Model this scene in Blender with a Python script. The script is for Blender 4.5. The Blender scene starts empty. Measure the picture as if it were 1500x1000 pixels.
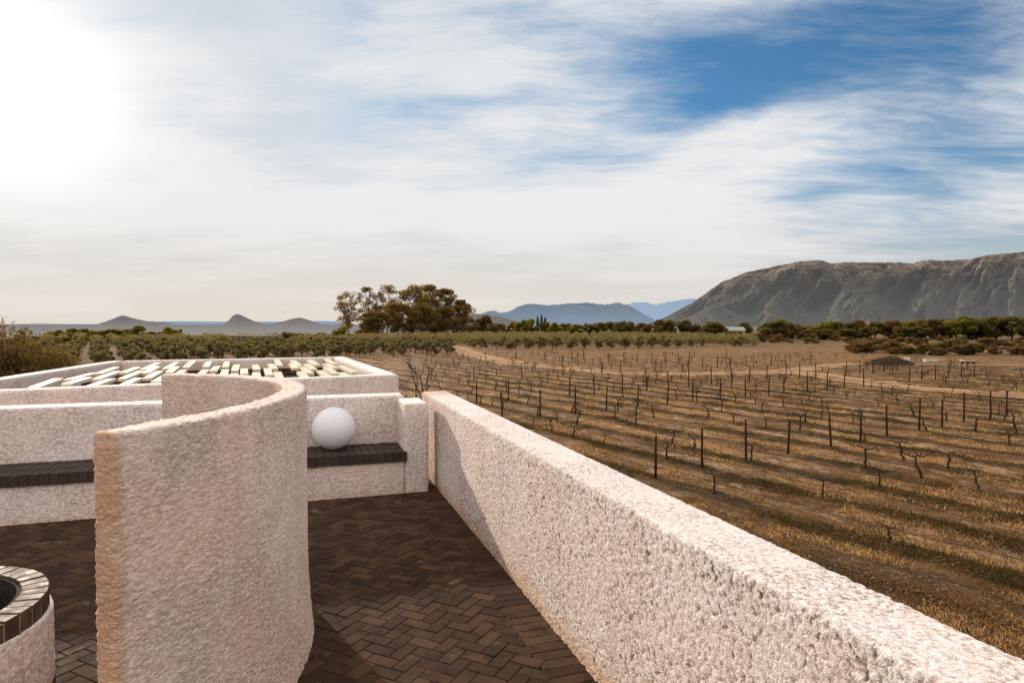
import bpy, math, random
import numpy as np
from mathutils import Vector, noise as mnoise

random.seed(7)
rng = np.random.default_rng(11)
R = math.radians
sc = bpy.context.scene
col = sc.collection
sc.view_settings.view_transform = 'Standard'
sc.view_settings.look = 'None'
sc.view_settings.exposure = 0
sc.view_settings.gamma = 1

# ------------------------------------------------------------------ camera
F = 945.0                       # focal length in pixels of a 1500 px wide picture
PITCH = math.atan(26 / F)
EYE = 5.9                       # eye height above the vineyard
FLOOR = 4.15                    # terrace floor above the vineyard
cam = bpy.data.cameras.new('camera')
cam.sensor_width = 36
cam.lens = 36 * F / 1500
cam.clip_start = 0.05
cam.clip_end = 90000
cam_o = bpy.data.objects.new('camera', cam)
cam_o.location = (0, 0, EYE)
cam_o.rotation_euler = (math.pi / 2 - PITCH, 0, 0)
col.objects.link(cam_o)
sc.camera = cam_o


def ray(px, py):
    a = (px - 750) / F
    b = -(py - 500) / F
    return (a, math.cos(PITCH) + b * math.sin(PITCH), -math.sin(PITCH) + b * math.cos(PITCH))


def at_z(px, py, z):            # survey helper: where a sight line meets a level
    r = ray(px, py)
    t = (z - EYE) / r[2]
    return np.array((r[0] * t, r[1] * t, z))


def at_y(px, py, Y):            # survey helper: where a sight line meets a distance
    r = ray(px, py)
    t = Y / r[1]
    return np.array((r[0] * t, Y, EYE + r[2] * t))


TH = math.atan(.326)            # the terrace is turned by this much against the view
U = np.array((math.cos(TH), math.sin(TH), 0))
W = np.array((-math.sin(TH), math.cos(TH), 0))


def uv(u, v, z=0.0):
    return U * u + W * v + np.array((0, 0, z))


SUN_AZ = R(-37.5)
SUN_EL = R(16.2)
SUN = Vector((math.sin(SUN_AZ) * math.cos(SUN_EL), math.cos(SUN_AZ) * math.cos(SUN_EL), math.sin(SUN_EL)))


# ------------------------------------------------------------------ objects
def tag(o, label=None, cat=None, group=None, kind=None):
    if label: o['label'] = label
    if cat: o['category'] = cat
    if group: o['group'] = group
    if kind: o['kind'] = kind
    return o


def empty(name, loc, rz=0.0):
    o = bpy.data.objects.new(name, None)
    o.location = [float(c) for c in loc]
    o.rotation_euler = (0, 0, rz)
    o.empty_display_size = .2
    col.objects.link(o)
    return o


def copy_tree(o, parent=None):
    c = o.copy()
    col.objects.link(c)
    if parent is not None:
        c.parent = parent
    for ch in o.children:
        copy_tree(ch, c)
    return c


class MB:
    """collects geometry, build() links it as one mesh object"""
    def __init__(self):
        self.v = []; self.f = []; self.t = []; self.n = 0

    def add(self, verts, faces, tone=0.5):
        verts = np.asarray(verts, float).reshape(-1, 3)
        if np.isscalar(tone):
            tone = np.full(len(verts), float(tone))
        self.v.append(verts)
        self.t.append(np.asarray(tone, float))
        b = self.n
        if isinstance(faces, np.ndarray):
            self.f.extend((faces + b).tolist())
        else:
            self.f.extend([[i + b for i in f] for f in faces])
        self.n += len(verts)

    def box(self, c, d, rz=0.0, tone=0.5, tilt=(0, 0), ax=None):
        x, y, z = d[0] / 2, d[1] / 2, d[2] / 2
        P = np.array([(-x, -y, -z), (x, -y, -z), (x, y, -z), (-x, y, -z), (-x, -y, z), (x, -y, z), (x, y, z), (-x, y, z)])
        if ax is None:
            ax = (np.array((math.cos(rz), math.sin(rz), 0)), np.array((-math.sin(rz), math.cos(rz), 0)))
        P = P[:, :1] * ax[0] + P[:, 1:2] * ax[1] + P[:, 2:] * np.array((tilt[0], tilt[1], 1.0)) + np.asarray(c, float)
        self.add(P, [(0, 3, 2, 1), (4, 5, 6, 7), (0, 1, 5, 4), (1, 2, 6, 5), (2, 3, 7, 6), (3, 0, 4, 7)], tone)

    def tube(self, pts, radii, n=6, tone=0.5, cap=True):
        pts = np.asarray(pts, float)
        m = len(pts)
        tang = np.gradient(pts, axis=0)
        tang /= np.linalg.norm(tang, axis=1)[:, None] + 1e-9
        ref = np.array((0, 0, 1.0)) if abs(tang[0][2]) < .9 else np.array((1.0, 0, 0))
        V = []
        ang = np.arange(n) / n * 2 * math.pi
        for i in range(m):
            a = np.cross(tang[i], ref); a /= np.linalg.norm(a) + 1e-9
            b = np.cross(tang[i], a)
            V.append(pts[i] + radii[i] * (np.cos(ang)[:, None] * a + np.sin(ang)[:, None] * b))
        V = np.concatenate(V)
        Fc = []
        for i in range(m - 1):
            for j in range(n):
                k = (j + 1) % n
                Fc.append((i * n + j, i * n + k, (i + 1) * n + k, (i + 1) * n + j))
        if cap:
            Fc.append(tuple(range(n))[::-1]); Fc.append(tuple((m - 1) * n + j for j in range(n)))
        self.add(V, Fc, tone)

    def quads(self, C, size, tone, up=0.0, aspect=.55):
        """loose leaf-like quads round the points C"""
        C = np.asarray(C, float)
        k = len(C)
        a = rng.normal(size=(k, 3)); a[:, 2] += up
        a /= np.linalg.norm(a, axis=1)[:, None]
        b = np.cross(a, rng.normal(size=(k, 3)))
        b /= np.linalg.norm(b, axis=1)[:, None] + 1e-9
        s = (np.asarray(size) * (0.6 + .8 * rng.random(k)))[:, None]
        a = a * s; b = b * s * aspect
        V = np.stack([C - a, C + b * .9, C + a, C - b * .9], 1).reshape(-1, 3)
        Fq = np.arange(4 * k).reshape(-1, 4)
        t = np.repeat(np.broadcast_to(np.asarray(tone, float), (k,)), 4)
        self.add(V, Fq, t)

    def build(self, name, mat, parent=None, smooth=False, origin=None):
        V = np.concatenate(self.v)
        if origin is not None:
            V = V - np.asarray(origin, float)
        me = bpy.data.meshes.new(name)
        me.from_pydata(V.tolist(), [], self.f)
        at = me.attributes.new('tone', 'FLOAT', 'POINT')
        at.data.foreach_set('value', np.concatenate(self.t).astype(np.float32))
        if smooth:
            me.polygons.foreach_set('use_smooth', np.ones(len(me.polygons), bool))
        me.materials.append(mat)
        me.update()
        o = bpy.data.objects.new(name, me)
        col.objects.link(o)
        if parent is not None:
            o.parent = parent
        if origin is not None and parent is None:
            o.location = [float(c) for c in origin]
        return o


# ------------------------------------------------------------------ materials
class NT:
    def __init__(self, tree):
        self.t = tree; self.n = tree.nodes; self.l = tree.links

    def node(self, typ, **kw):
        n = self.n.new(typ)
        for k, v in kw.items():
            setattr(n, k, v)
        return n

    def link(self, a, b):
        self.l.new(a, b)

    def put(self, sock, val):
        if hasattr(val, 'is_output'):
            self.l.new(val, sock)
        elif val is not None:
            sock.default_value = val

    def m(self, op, a, b=None, c=None, clamp=False):
        n = self.node('ShaderNodeMath', operation=op, use_clamp=clamp)
        self.put(n.inputs[0], a); self.put(n.inputs[1], b)
        if c is not None: self.put(n.inputs[2], c)
        return n.outputs[0]

    def vm(self, op, a, b=None):
        n = self.node('ShaderNodeVectorMath', operation=op)
        self.put(n.inputs[0], a)
        if b is not None: self.put(n.inputs[1], b)
        return n.outputs['Value'] if op in ('DOT_PRODUCT', 'LENGTH') else n.outputs[0]

    def map(self, v, a, b, c=0.0, d=1.0, smooth=True):
        n = self.node('ShaderNodeMapRange', interpolation_type='SMOOTHSTEP' if smooth else 'LINEAR')
        self.put(n.inputs[0], v)
        for i, q in enumerate((a, b, c, d)): self.put(n.inputs[i + 1], q)
        return n.outputs[0]

    def mix(self, f, a, b, blend='MIX'):
        n = self.node('ShaderNodeMix', data_type='RGBA', blend_type=blend)
        self.put(n.inputs[0], f)
        for s, q in ((n.inputs[6], a), (n.inputs[7], b)):
            if isinstance(q, tuple) and len(q) == 3: q = q + (1,)
            self.put(s, q)
        return n.outputs[2]

    def noise(self, vec, scale, detail=4, rough=.55, dist=0.0, typ='FBM'):
        n = self.node('ShaderNodeTexNoise')
        n.noise_type = typ
        if vec is not None: self.link(vec, n.inputs['Vector'])
        n.inputs['Scale'].default_value = scale
        n.inputs['Detail'].default_value = detail
        n.inputs['Roughness'].default_value = rough
        n.inputs['Distortion'].default_value = dist
        return n.outputs[0]

    def scale(self, vec, s, rz=0.0):
        n = self.node('ShaderNodeMapping')
        self.link(vec, n.inputs[0])
        n.inputs['Scale'].default_value = s
        n.inputs['Rotation'].default_value = (0, 0, rz)
        return n.outputs[0]

    def attr(self, name):
        return self.node('ShaderNodeAttribute', attribute_name=name).outputs['Fac']


def new_mat(name):
    m = bpy.data.materials.new(name)
    m.use_nodes = True
    nt = NT(m.node_tree)
    nt.n.clear()
    return m, nt, nt.node('ShaderNodeOutputMaterial')


def principled(nt, out, color, rough=.8, spec=.3, bump=None, bump_s=.5, bump_d=.02):
    b = nt.node('ShaderNodeBsdfPrincipled')
    if isinstance(color, tuple) and len(color) == 3: color = color + (1,)
    nt.put(b.inputs['Base Color'], color)
    nt.put(b.inputs['Roughness'], rough)
    b.inputs['Specular IOR Level'].default_value = spec
    if bump is not None:
        bn = nt.node('ShaderNodeBump')
        bn.inputs['Strength'].default_value = bump_s
        bn.inputs['Distance'].default_value = bump_d
        nt.link(bump, bn.inputs['Height'])
        nt.link(bn.outputs[0], b.inputs['Normal'])
    nt.link(b.outputs[0], out.inputs[0])
    return b


def stucco(name, sz=1.0, scale=26.0, amp=.02, spiky=.5, light=(.80, .71, .67), dark=(.46, .34, .28), true_disp=True, dirt=0.35, nrough=.58, pit=0.0, cap=1.0, edge=(.28, .72), fine=.45):
    m, nt, out = new_mat(name)
    pos = nt.node('ShaderNodeTexCoord').outputs['Object']
    p = nt.scale(pos, (1, 1, sz))
    warp = nt.noise(p, scale * .5, 2, .5)
    big = nt.noise(pos, 1.6, 3, .6)
    n1 = nt.noise(p, scale, 6, nrough, .35)
    v = nt.node('ShaderNodeTexVoronoi', feature='SMOOTH_F1')
    v.inputs['Scale'].default_value = scale * 1.25
    v.inputs['Smoothness'].default_value = .35
    v.inputs['Randomness'].default_value = 1
    nt.link(p, v.inputs['Vector'])
    lump = nt.m('SUBTRACT', 1.0, nt.m('MULTIPLY', v.outputs['Distance'], 1.35))
    n2 = nt.noise(p, scale * 3.5, 3, .6)
    h = nt.m('ADD', nt.m('MULTIPLY', nt.map(n1, edge[0], edge[1]), 1 - spiky), nt.m('MULTIPLY', lump, spiky))
    h = nt.m('ADD', h, nt.m('MULTIPLY', nt.m('SUBTRACT', n2, .5), fine))
    h = nt.m('ADD', h, nt.m('MULTIPLY', nt.m('SUBTRACT', warp, .5), .8))
    amp_n = nt.noise(pos, 2.3, 4, .6)
    h = nt.m('ADD', .45, nt.m('MULTIPLY', nt.m('SUBTRACT', h, .45), nt.map(amp_n, .34, .66, .55, 1.25)))
    tone = nt.map(h, .05, .75)
    c = nt.mix(tone, dark, light)
    if pit:
        c = nt.mix(nt.map(h, .24, .0, 0, pit), c, (.24, .165, .12))
    warm = nt.mix(nt.map(big, .38, .7), (1, 1, 1), (1.0, .93, .87), 'MIX')
    c = nt.mix(1.0, c, warm, 'MULTIPLY')
    blot = nt.noise(pos, 5.5, 4, .65)
    c = nt.mix(nt.m('MULTIPLY', nt.map(blot, .58, .78), dirt), c, (.50, .38, .29))
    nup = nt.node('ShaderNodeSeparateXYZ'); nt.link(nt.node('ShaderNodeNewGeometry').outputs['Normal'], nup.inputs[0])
    c = nt.mix(nt.map(nup.outputs[2], .62, .95, 0, .75), c, nt.mix(nt.map(h, .0, .4), (.66, .58, .53), tuple(min(.88, x * 1.12) for x in light)))  # up-facing plaster coloured paler to stand in for sunlit tops
    run = nt.noise(nt.scale(pos, (7, 7, .5)), 1.0, 4, .6)
    c = nt.mix(nt.map(run, .54, .72, 0, .30), c, (.50, .41, .35))
    # ochre carried by the mesh: dirt at the foot, painted warm glow at ends
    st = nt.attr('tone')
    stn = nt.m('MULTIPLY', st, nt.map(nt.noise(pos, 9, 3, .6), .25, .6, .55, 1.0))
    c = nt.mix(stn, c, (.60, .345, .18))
    principled(nt, out, c, .93, .12, None if true_disp else h, .9, amp)
    if true_disp:
        d = nt.node('ShaderNodeDisplacement')
        d.inputs['Midlevel'].default_value = .45
        d.inputs['Scale'].default_value = amp
        if cap < 1:
            nz = nt.node('ShaderNodeSeparateXYZ'); nt.link(nt.node('ShaderNodeNewGeometry').outputs['Normal'], nz.inputs[0])
            f = nt.map(nz.outputs[2], .55, .95, 1.0, cap)
            h = nt.m('ADD', nt.m('MULTIPLY', h, f), nt.m('MULTIPLY', nt.m('SUBTRACT', 1.0, f), .5))
        nt.link(h, d.inputs['Height'])
        nt.link(d.outputs[0], out.inputs['Displacement'])
        m.displacement_method = 'BOTH'
    return m


def brick_mat(name, ca, cb, cc, rough=(.38, .6), spec=.45):
    m, nt, out = new_mat(name)
    pos = nt.node('ShaderNodeTexCoord').outputs['Object']
    t = nt.attr('tone')
    c = nt.mix(nt.map(t, 0, 1, 0, 1, False), ca, cb)
    n = nt.noise(pos, 7, 5, .65)
    c = nt.mix(nt.map(n, .42, .72), c, cc)
    fine = nt.noise(pos, 130, 3, .6)
    c = nt.mix(nt.map(fine, .3, .75, .0, .35), c, tuple(x * .45 for x in ca))
    eff = nt.noise(pos, 3.1, 6, .75, .6)
    c = nt.mix(nt.map(eff, .60, .74, 0, .5), c, (.33, .27, .22))
    r = nt.map(nt.noise(pos, 11, 4, .6), .3, .7, rough[0], rough[1])
    h = nt.m('ADD', nt.m('MULTIPLY', n, .6), nt.m('MULTIPLY', fine, .25))
    principled(nt, out, c, r, spec, h, .55, .006)
    return m


def plain_mat(name, c, rough=.8, spec=.25, var=.25, scale=6.0, bump=.3):
    m, nt, out = new_mat(name)
    pos = nt.node('ShaderNodeTexCoord').outputs['Object']
    n = nt.noise(pos, scale, 5, .6)
    cc = nt.mix(nt.map(n, .3, .7), tuple(x * (1 - var) for x in c), tuple(min(1, x * (1 + var)) for x in c))
    principled(nt, out, cc, rough, spec, n, bump, .01)
    return m


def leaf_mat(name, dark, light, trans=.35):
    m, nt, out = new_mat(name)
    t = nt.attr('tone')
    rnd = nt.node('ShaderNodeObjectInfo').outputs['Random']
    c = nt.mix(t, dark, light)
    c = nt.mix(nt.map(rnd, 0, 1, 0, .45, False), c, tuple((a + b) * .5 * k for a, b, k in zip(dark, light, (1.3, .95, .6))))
    d = nt.node('ShaderNodeBsdfDiffuse'); nt.link(c, d.inputs[0])
    tr = nt.node('ShaderNodeBsdfTranslucent'); nt.link(nt.mix(1.0, c, (1.35, 1.2, .6), 'MULTIPLY'), tr.inputs[0])
    mx = nt.node('ShaderNodeMixShader'); mx.inputs[0].default_value = trans
    nt.link(d.outputs[0], mx.inputs[1]); nt.link(tr.outputs[0], mx.inputs[2])
    nt.link(mx.outputs[0], out.inputs[0])
    return m


def bark_mat(name, a, b, scale=(6, 6, 1.5)):
    m, nt, out = new_mat(name)
    pos = nt.scale(nt.node('ShaderNodeTexCoord').outputs['Object'], scale)
    n = nt.noise(pos, 5, 5, .65)
    principled(nt, out, nt.mix(nt.map(n, .35, .68), a, b), .9, .15, n, .7, .02)
    return m


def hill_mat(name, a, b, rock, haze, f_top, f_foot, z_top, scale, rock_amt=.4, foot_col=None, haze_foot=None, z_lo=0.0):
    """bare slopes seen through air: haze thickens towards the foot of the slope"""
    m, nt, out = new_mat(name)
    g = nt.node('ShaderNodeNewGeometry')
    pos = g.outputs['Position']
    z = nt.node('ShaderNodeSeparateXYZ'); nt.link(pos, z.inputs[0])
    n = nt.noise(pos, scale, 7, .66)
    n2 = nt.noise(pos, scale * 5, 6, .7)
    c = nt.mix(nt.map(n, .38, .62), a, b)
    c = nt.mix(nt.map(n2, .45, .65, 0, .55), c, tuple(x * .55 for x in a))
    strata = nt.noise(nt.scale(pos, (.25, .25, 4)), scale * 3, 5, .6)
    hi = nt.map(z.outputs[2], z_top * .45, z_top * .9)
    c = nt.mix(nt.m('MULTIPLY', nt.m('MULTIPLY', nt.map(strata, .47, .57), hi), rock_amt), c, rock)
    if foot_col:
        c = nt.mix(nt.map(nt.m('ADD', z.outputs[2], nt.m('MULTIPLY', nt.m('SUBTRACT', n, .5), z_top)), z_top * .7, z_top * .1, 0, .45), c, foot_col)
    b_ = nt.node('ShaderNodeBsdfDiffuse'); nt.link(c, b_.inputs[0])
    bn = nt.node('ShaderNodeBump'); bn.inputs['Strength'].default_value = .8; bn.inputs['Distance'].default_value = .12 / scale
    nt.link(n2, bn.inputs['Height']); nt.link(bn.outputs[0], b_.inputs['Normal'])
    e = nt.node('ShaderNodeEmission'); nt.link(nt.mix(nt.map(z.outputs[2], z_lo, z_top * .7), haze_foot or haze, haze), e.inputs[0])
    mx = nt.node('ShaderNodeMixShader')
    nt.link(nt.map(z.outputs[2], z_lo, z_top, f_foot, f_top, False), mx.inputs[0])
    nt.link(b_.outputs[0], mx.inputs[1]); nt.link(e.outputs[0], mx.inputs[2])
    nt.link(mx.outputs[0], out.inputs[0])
    return m


M = {}
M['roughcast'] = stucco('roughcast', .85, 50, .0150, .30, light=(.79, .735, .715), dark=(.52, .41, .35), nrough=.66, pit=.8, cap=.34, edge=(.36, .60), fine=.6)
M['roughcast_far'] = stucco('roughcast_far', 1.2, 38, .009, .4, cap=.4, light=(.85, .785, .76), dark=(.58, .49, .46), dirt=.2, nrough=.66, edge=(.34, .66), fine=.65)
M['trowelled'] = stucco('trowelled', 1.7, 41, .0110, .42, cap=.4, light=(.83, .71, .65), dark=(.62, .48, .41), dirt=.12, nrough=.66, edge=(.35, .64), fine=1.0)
M['plaster_flat'] = stucco('plaster_flat', 1.0, 22, .02, .5, true_disp=False)
M['floor_brick'] = brick_mat('floor_brick', (.052, .029, .019), (.112, .064, .038), (.036, .022, .016), (.80, .95), .08)
M['seat_brick'] = brick_mat('seat_brick', (.040, .027, .024), (.062, .040, .034), (.03, .022, .02), (.5, .7), .3)
M['rim_brick'] = brick_mat('rim_brick', (.065, .042, .03), (.145, .098, .062), (.05, .034, .026), (.58, .78), .19)
M['mortar'] = plain_mat('mortar', (.055, .037, .026), .95, .1, .6, 2.5)
M['rim_mortar'] = plain_mat('rim_mortar', (.24, .18, .12), .95, .1)


# ------------------------------------------------------------------ terrace
def rounded_slab(L, T, H, res, r, fn, stain_glow=None, res_t=None):
    """surface of a rounded box of length L (0..L), thickness T (-T/2..T/2), height H (0..H), mapped by fn"""
    rt = res_t or res
    n = (max(2, round(L / res)), max(3, round(T / rt)), max(2, round(H / res)))
    idx = {}
    P = []
    def vid(i, j, k):
        key = (i, j, k)
        if key not in idx:
            idx[key] = len(P); P.append((i / n[0] * L, (j / n[1] - .5) * T, k / n[2] * H))
        return idx[key]
    Fc = []
    for i in range(n[0]):
        for k in range(n[2]):
            Fc.append((vid(i, 0, k), vid(i + 1, 0, k), vid(i + 1, 0, k + 1), vid(i, 0, k + 1)))
            Fc.append((vid(i, n[1], k), vid(i, n[1], k + 1), vid(i + 1, n[1], k + 1), vid(i + 1, n[1], k)))
        for j in range(n[1]):
            Fc.append((vid(i, j, n[2]), vid(i + 1, j, n[2]), vid(i + 1, j + 1, n[2]), vid(i, j + 1, n[2])))
    for j in range(n[1]):
        for k in range(n[2]):
            Fc.append((vid(0, j, k), vid(0, j, k + 1), vid(0, j + 1, k + 1), vid(0, j + 1, k)))
            Fc.append((vid(n[0], j, k), vid(n[0], j + 1, k), vid(n[0], j + 1, k + 1), vid(n[0], j, k + 1)))
    P = np.array(P)
    lo = np.array((r, -T / 2 + r, -9)); hi = np.array((L - r, T / 2 - r, H - r))
    Q = np.clip(P, lo, hi)
    D = P - Q
    ln = np.linalg.norm(D, axis=1)
    k = ln > 1e-9
    # keep flat faces flat: only corners (two or more axes outside) are pulled in
    P[k] = Q[k] + D[k] / ln[k][:, None] * np.minimum(ln[k], r)[:, None]
    t = np.zeros(len(P)) if stain_glow is None else np.array([stain_glow(*p) for p in P])
    return fn(P), np.array(Fc), t


def straight(o, axis, nrm):
    o = np.asarray(o, float)
    return lambda P: o + P[:, :1] * axis + P[:, 1:2] * nrm + P[:, 2:] * np.array((0, 0, 1.0))


# floor: herringbone bricks with a header course along the right parapet
fb = MB()
BL, BW, JT = .168, .084, .005
def floor_brick(c, ax, ay, l, w, z=FLOOR):
    dz = random.gauss(0, .0012)
    tx, ty = random.gauss(0, .004), random.gauss(0, .006)
    l -= JT; w -= JT
    be = .0026
    P = []
    for (hx, hy, hz) in ((l / 2, w / 2, -.02), (l / 2, w / 2, -be), (l / 2 - be, w / 2 - be, 0)):
        for sx, sy in ((-1, -1), (1, -1), (1, 1), (-1, 1)):
            x, y = sx * hx, sy * hy
            P.append(c + ax * x + ay * y + np.array((0, 0, z + hz + dz + tx * x + ty * y)))
    fs = [(8, 9, 10, 11)]
    for b in (0, 4):
        for i in range(4):
            j = (i + 1) % 4
            fs.append((b + i, b + j, b + 4 + j, b + 4 + i))
    fb.add(np.array(P), fs, random.random() ** 1.3)
UMIN, UMAX, VMIN, VMAX = -4.9, 1.145, -.6, 6.66
e1 = (U + W) / math.sqrt(2); e2 = (W - U) / math.sqrt(2)
S = BW
for i in range(-120, 121):
    for j in range(-60, 61):
        # block herringbone: each step carries one brick along e1 and one along e2
        ox = (i + 2 * j) * S
        oy = (i - 2 * j) * S
        for c, ax, ay in (((ox + S, oy + S / 2), e1, e2), ((ox - S / 2 + S * 0, oy + S), e2, -e1)):
            p = e1 * c[0] + e2 * c[1]
            u_, v_ = p @ U, p @ W
            if UMIN < u_ < UMAX - .02 and VMIN < v_ < VMAX:
                floor_brick(p, ax, ay, BL, BW)
v_ = VMIN
while v_ < 7.6:
    floor_brick(uv(1.255, v_ + BW / 2), U, W, .214, BW)
    v_ += BW
fl = fb.build('terrace_floor', M['floor_brick'])
tag(fl, kind='structure')
mb = MB()
mb.box(uv(-1.9, 3.45, FLOOR - .1045), (6.9, 8.2, .2), ax=(U, W))
o = mb.build('floor_mortar', M['mortar'], fl)
# house below the terrace
hb = MB()
hb.box(uv(-1.7, 3.2, (FLOOR - .22) / 2), (6.5, 8.0, FLOOR - .25), ax=(U, W))
o = hb.build('house_block', M['plaster_flat'])
tag(o, 'white plastered house block carrying the brick terrace', 'building')

# right parapet: inner face at u = 1.36, 0.30 m thick
def par_stain_glow(l, t, h):
    s = 0.0
    if h < 0.16 and t > 0: s = .75 * (1 - h / .16)
    if l > 8.55: s = max(s, .5)  # warm sunlight on the far end, painted in as ochre
    return s
pr = MB()
L0 = 9.0
V, Fc, t = rounded_slab(L0, .30, .94, .0105, .024, straight(uv(1.51, -1.35, FLOOR), W, -U), par_stain_glow)
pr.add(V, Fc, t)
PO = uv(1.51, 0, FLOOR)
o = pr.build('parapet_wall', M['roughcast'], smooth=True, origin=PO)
tag(o, 'long rough whitewashed parapet wall running from lower right corner towards the globe lamp', 'wall')
lw = MB()
lw.box(uv(1.525, 3.15, FLOOR / 2 - .02), (.31, 9.0, FLOOR - .02), ax=(U, W))
lo_ = lw.build('outer_wall', M['plaster_flat'], o, origin=PO)

# curved screen wall
inner_px = [(134, 632.5), (200, 621), (279, 606.6), (340, 594.7), (384, 582.8), (408, 572.6), (413, 565.8), (404.5, 559), (374, 554), (326, 550.3), (234.5, 548)]
HC = 1.39
ip = [at_z(x, y, FLOOR + HC)[:2] for x, y in inner_px]
def catmull(pts, n):
    pts = [2 * np.array(pts[0]) - pts[1]] + list(pts) + [2 * np.array(pts[-1]) - pts[-2]]
    out = []
    for i in range(1, len(pts) - 2):
        p0, p1, p2, p3 = (np.array(pts[i + k]) for k in (-1, 0, 1, 2))
        for s in np.linspace(0, 1, n, endpoint=False):
            out.append(.5 * ((2 * p1) + (-p0 + p2) * s + (2 * p0 - 5 * p1 + 4 * p2 - p3) * s * s + (-p0 + 3 * p1 - 3 * p2 + p3) * s ** 3))
    out.append(np.array(pts[-2]))
    return np.array(out)
cl = catmull(ip, 40)
for _ in range(60):                      # ease the curve
    cl[1:-1] = .5 * cl[1:-1] + .25 * (cl[:-2] + cl[2:])
seg = np.linalg.norm(np.diff(cl, axis=0), axis=1)
arc = np.concatenate([[0], np.cumsum(seg)])
LC = arc[-1]
tg = np.gradient(cl, axis=0); tg /= np.linalg.norm(tg, axis=1)[:, None]
nr = np.stack([tg[:, 1], -tg[:, 0]], 1)  # to the right of travel: the outer side
TC = .13
def curve_map(P):
    l = P[:, 0]
    x = np.interp(l, arc, cl[:, 0]); y = np.interp(l, arc, cl[:, 1])
    nx = np.interp(l, arc, nr[:, 0]); ny = np.interp(l, arc, nr[:, 1])
    tk = np.interp(l, [0, .35], [.72, 1.0])
    flare = .03 * np.clip(1 - P[:, 2] / .5, 0, 1) ** 2 * np.sign(P[:, 1])
    d = (P[:, 1] + TC / 2) * tk + flare
    return np.stack([x + nx * d, y + ny * d, FLOOR + P[:, 2]], 1)
def cur_end_glow(l, t, h):
    return .75 * max(0, 1 - max(0, l - .008) / .035)  # warm bounced light painted onto the near end of the wall
cm = MB()
V, Fc, t = rounded_slab(LC, TC, HC, .0105, .016, curve_map, cur_end_glow, .016)
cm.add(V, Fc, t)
CO = np.array((cl[len(cl) // 2][0], cl[len(cl) // 2][1], FLOOR))
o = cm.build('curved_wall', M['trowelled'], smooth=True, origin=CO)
tag(o, 'tall curved pinkish plaster screen wall standing on the brick terrace in the foreground', 'wall')

# built in bench along the far side of the terrace
bench = empty('built_in_bench', uv(-1.5, 6.9, FLOOR))
tag(bench, 'long whitewashed built-in bench with dark brick seat at the far edge of the terrace', 'bench')
def on_bench(b, name, mat, smooth=True):
    return b.build(name, mat, bench, smooth, origin=uv(-1.5, 6.9, FLOOR))
UL = -5.2
b = MB(); b.add(*rounded_slab(6.2, .56, .335, .03, .012, straight(uv(UL, 6.92, FLOOR), U, W), lambda l, t, h: .25 * (h < .06)))
on_bench(b, 'plinth', M['roughcast_far'])
b = MB(); b.add(*rounded_slab(6.28, .30, .955, .025, .018, straight(uv(UL, 7.35, FLOOR), U, W)))
on_bench(b, 'backrest', M['roughcast_far'])
b = MB(); b.add(*rounded_slab(.25, .555, .925, .02, .025, straight(uv(1.0, 6.9225, FLOOR), U, W)))
on_bench(b, 'end_block', M['roughcast_far'])
b = MB()
u_ = UL
while u_ < .985:
    w_ = .075
    for k, (v0, ln) in enumerate(((6.615, .222), (6.845, .222), (7.075, .13))):
        b.box(uv(u_ + w_ / 2, v0 + ln / 2, FLOOR + .385 + random.gauss(0, .0015)), (w_ - .006, ln - .006, .1), ax=(U, W), tone=random.random())
    u_ += w_
seat = on_bench(b, 'seat', M['seat_brick'], False)
b = MB(); b.box(uv((UL + .99) / 2, 6.912, FLOOR + .38), (.99 - UL, .575, .088), ax=(U, W))
b.build('seat_mortar', M['mortar'], seat, origin=uv(-1.5, 6.9, FLOOR))

# globe lamp
GP = at_z(489, 657, FLOOR + .435)
gl = empty('globe_lamp', GP)
tag(gl, 'white opal glass globe lamp resting on the dark brick seat', 'lamp')
gr = .222
m, nt, out = new_mat('opal_glass')
bs = principled(nt, out, (.80, .82, .86), .32, .4)
bs.inputs['Subsurface Weight'].default_value = .25
bs.inputs['Subsurface Radius'].default_value = (.08, .08, .08)
M['opal'] = m
b = MB()
nla, nlo = 40, 64
V = []; Fc = []
for i in range(nla + 1):
    a = math.pi * (i / nla)
    a = min(a, math.pi * .955)
    for j in range(nlo):
        q = 2 * math.pi * j / nlo
        V.append((gr * math.sin(a) * math.cos(q), gr * math.sin(a) * math.sin(q), gr * .98 + gr * math.cos(a)))
for i in range(nla):
    for j in range(nlo):
        k = (j + 1) % nlo
        Fc.append((i * nlo + j, (i + 1) * nlo + j, (i + 1) * nlo + k, i * nlo + k))
b.add(V, Fc)
b.build('globe', M['opal'], gl, True)
M['lamp_metal'] = plain_mat('lamp_metal', (.03, .03, .03), .5, .5)
b = MB(); b.tube([(0, 0, 0), (0, 0, .012), (0, 0, .03)], [.075, .075, .06], 24)
b.build('base', M['lamp_metal'], gl)

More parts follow.
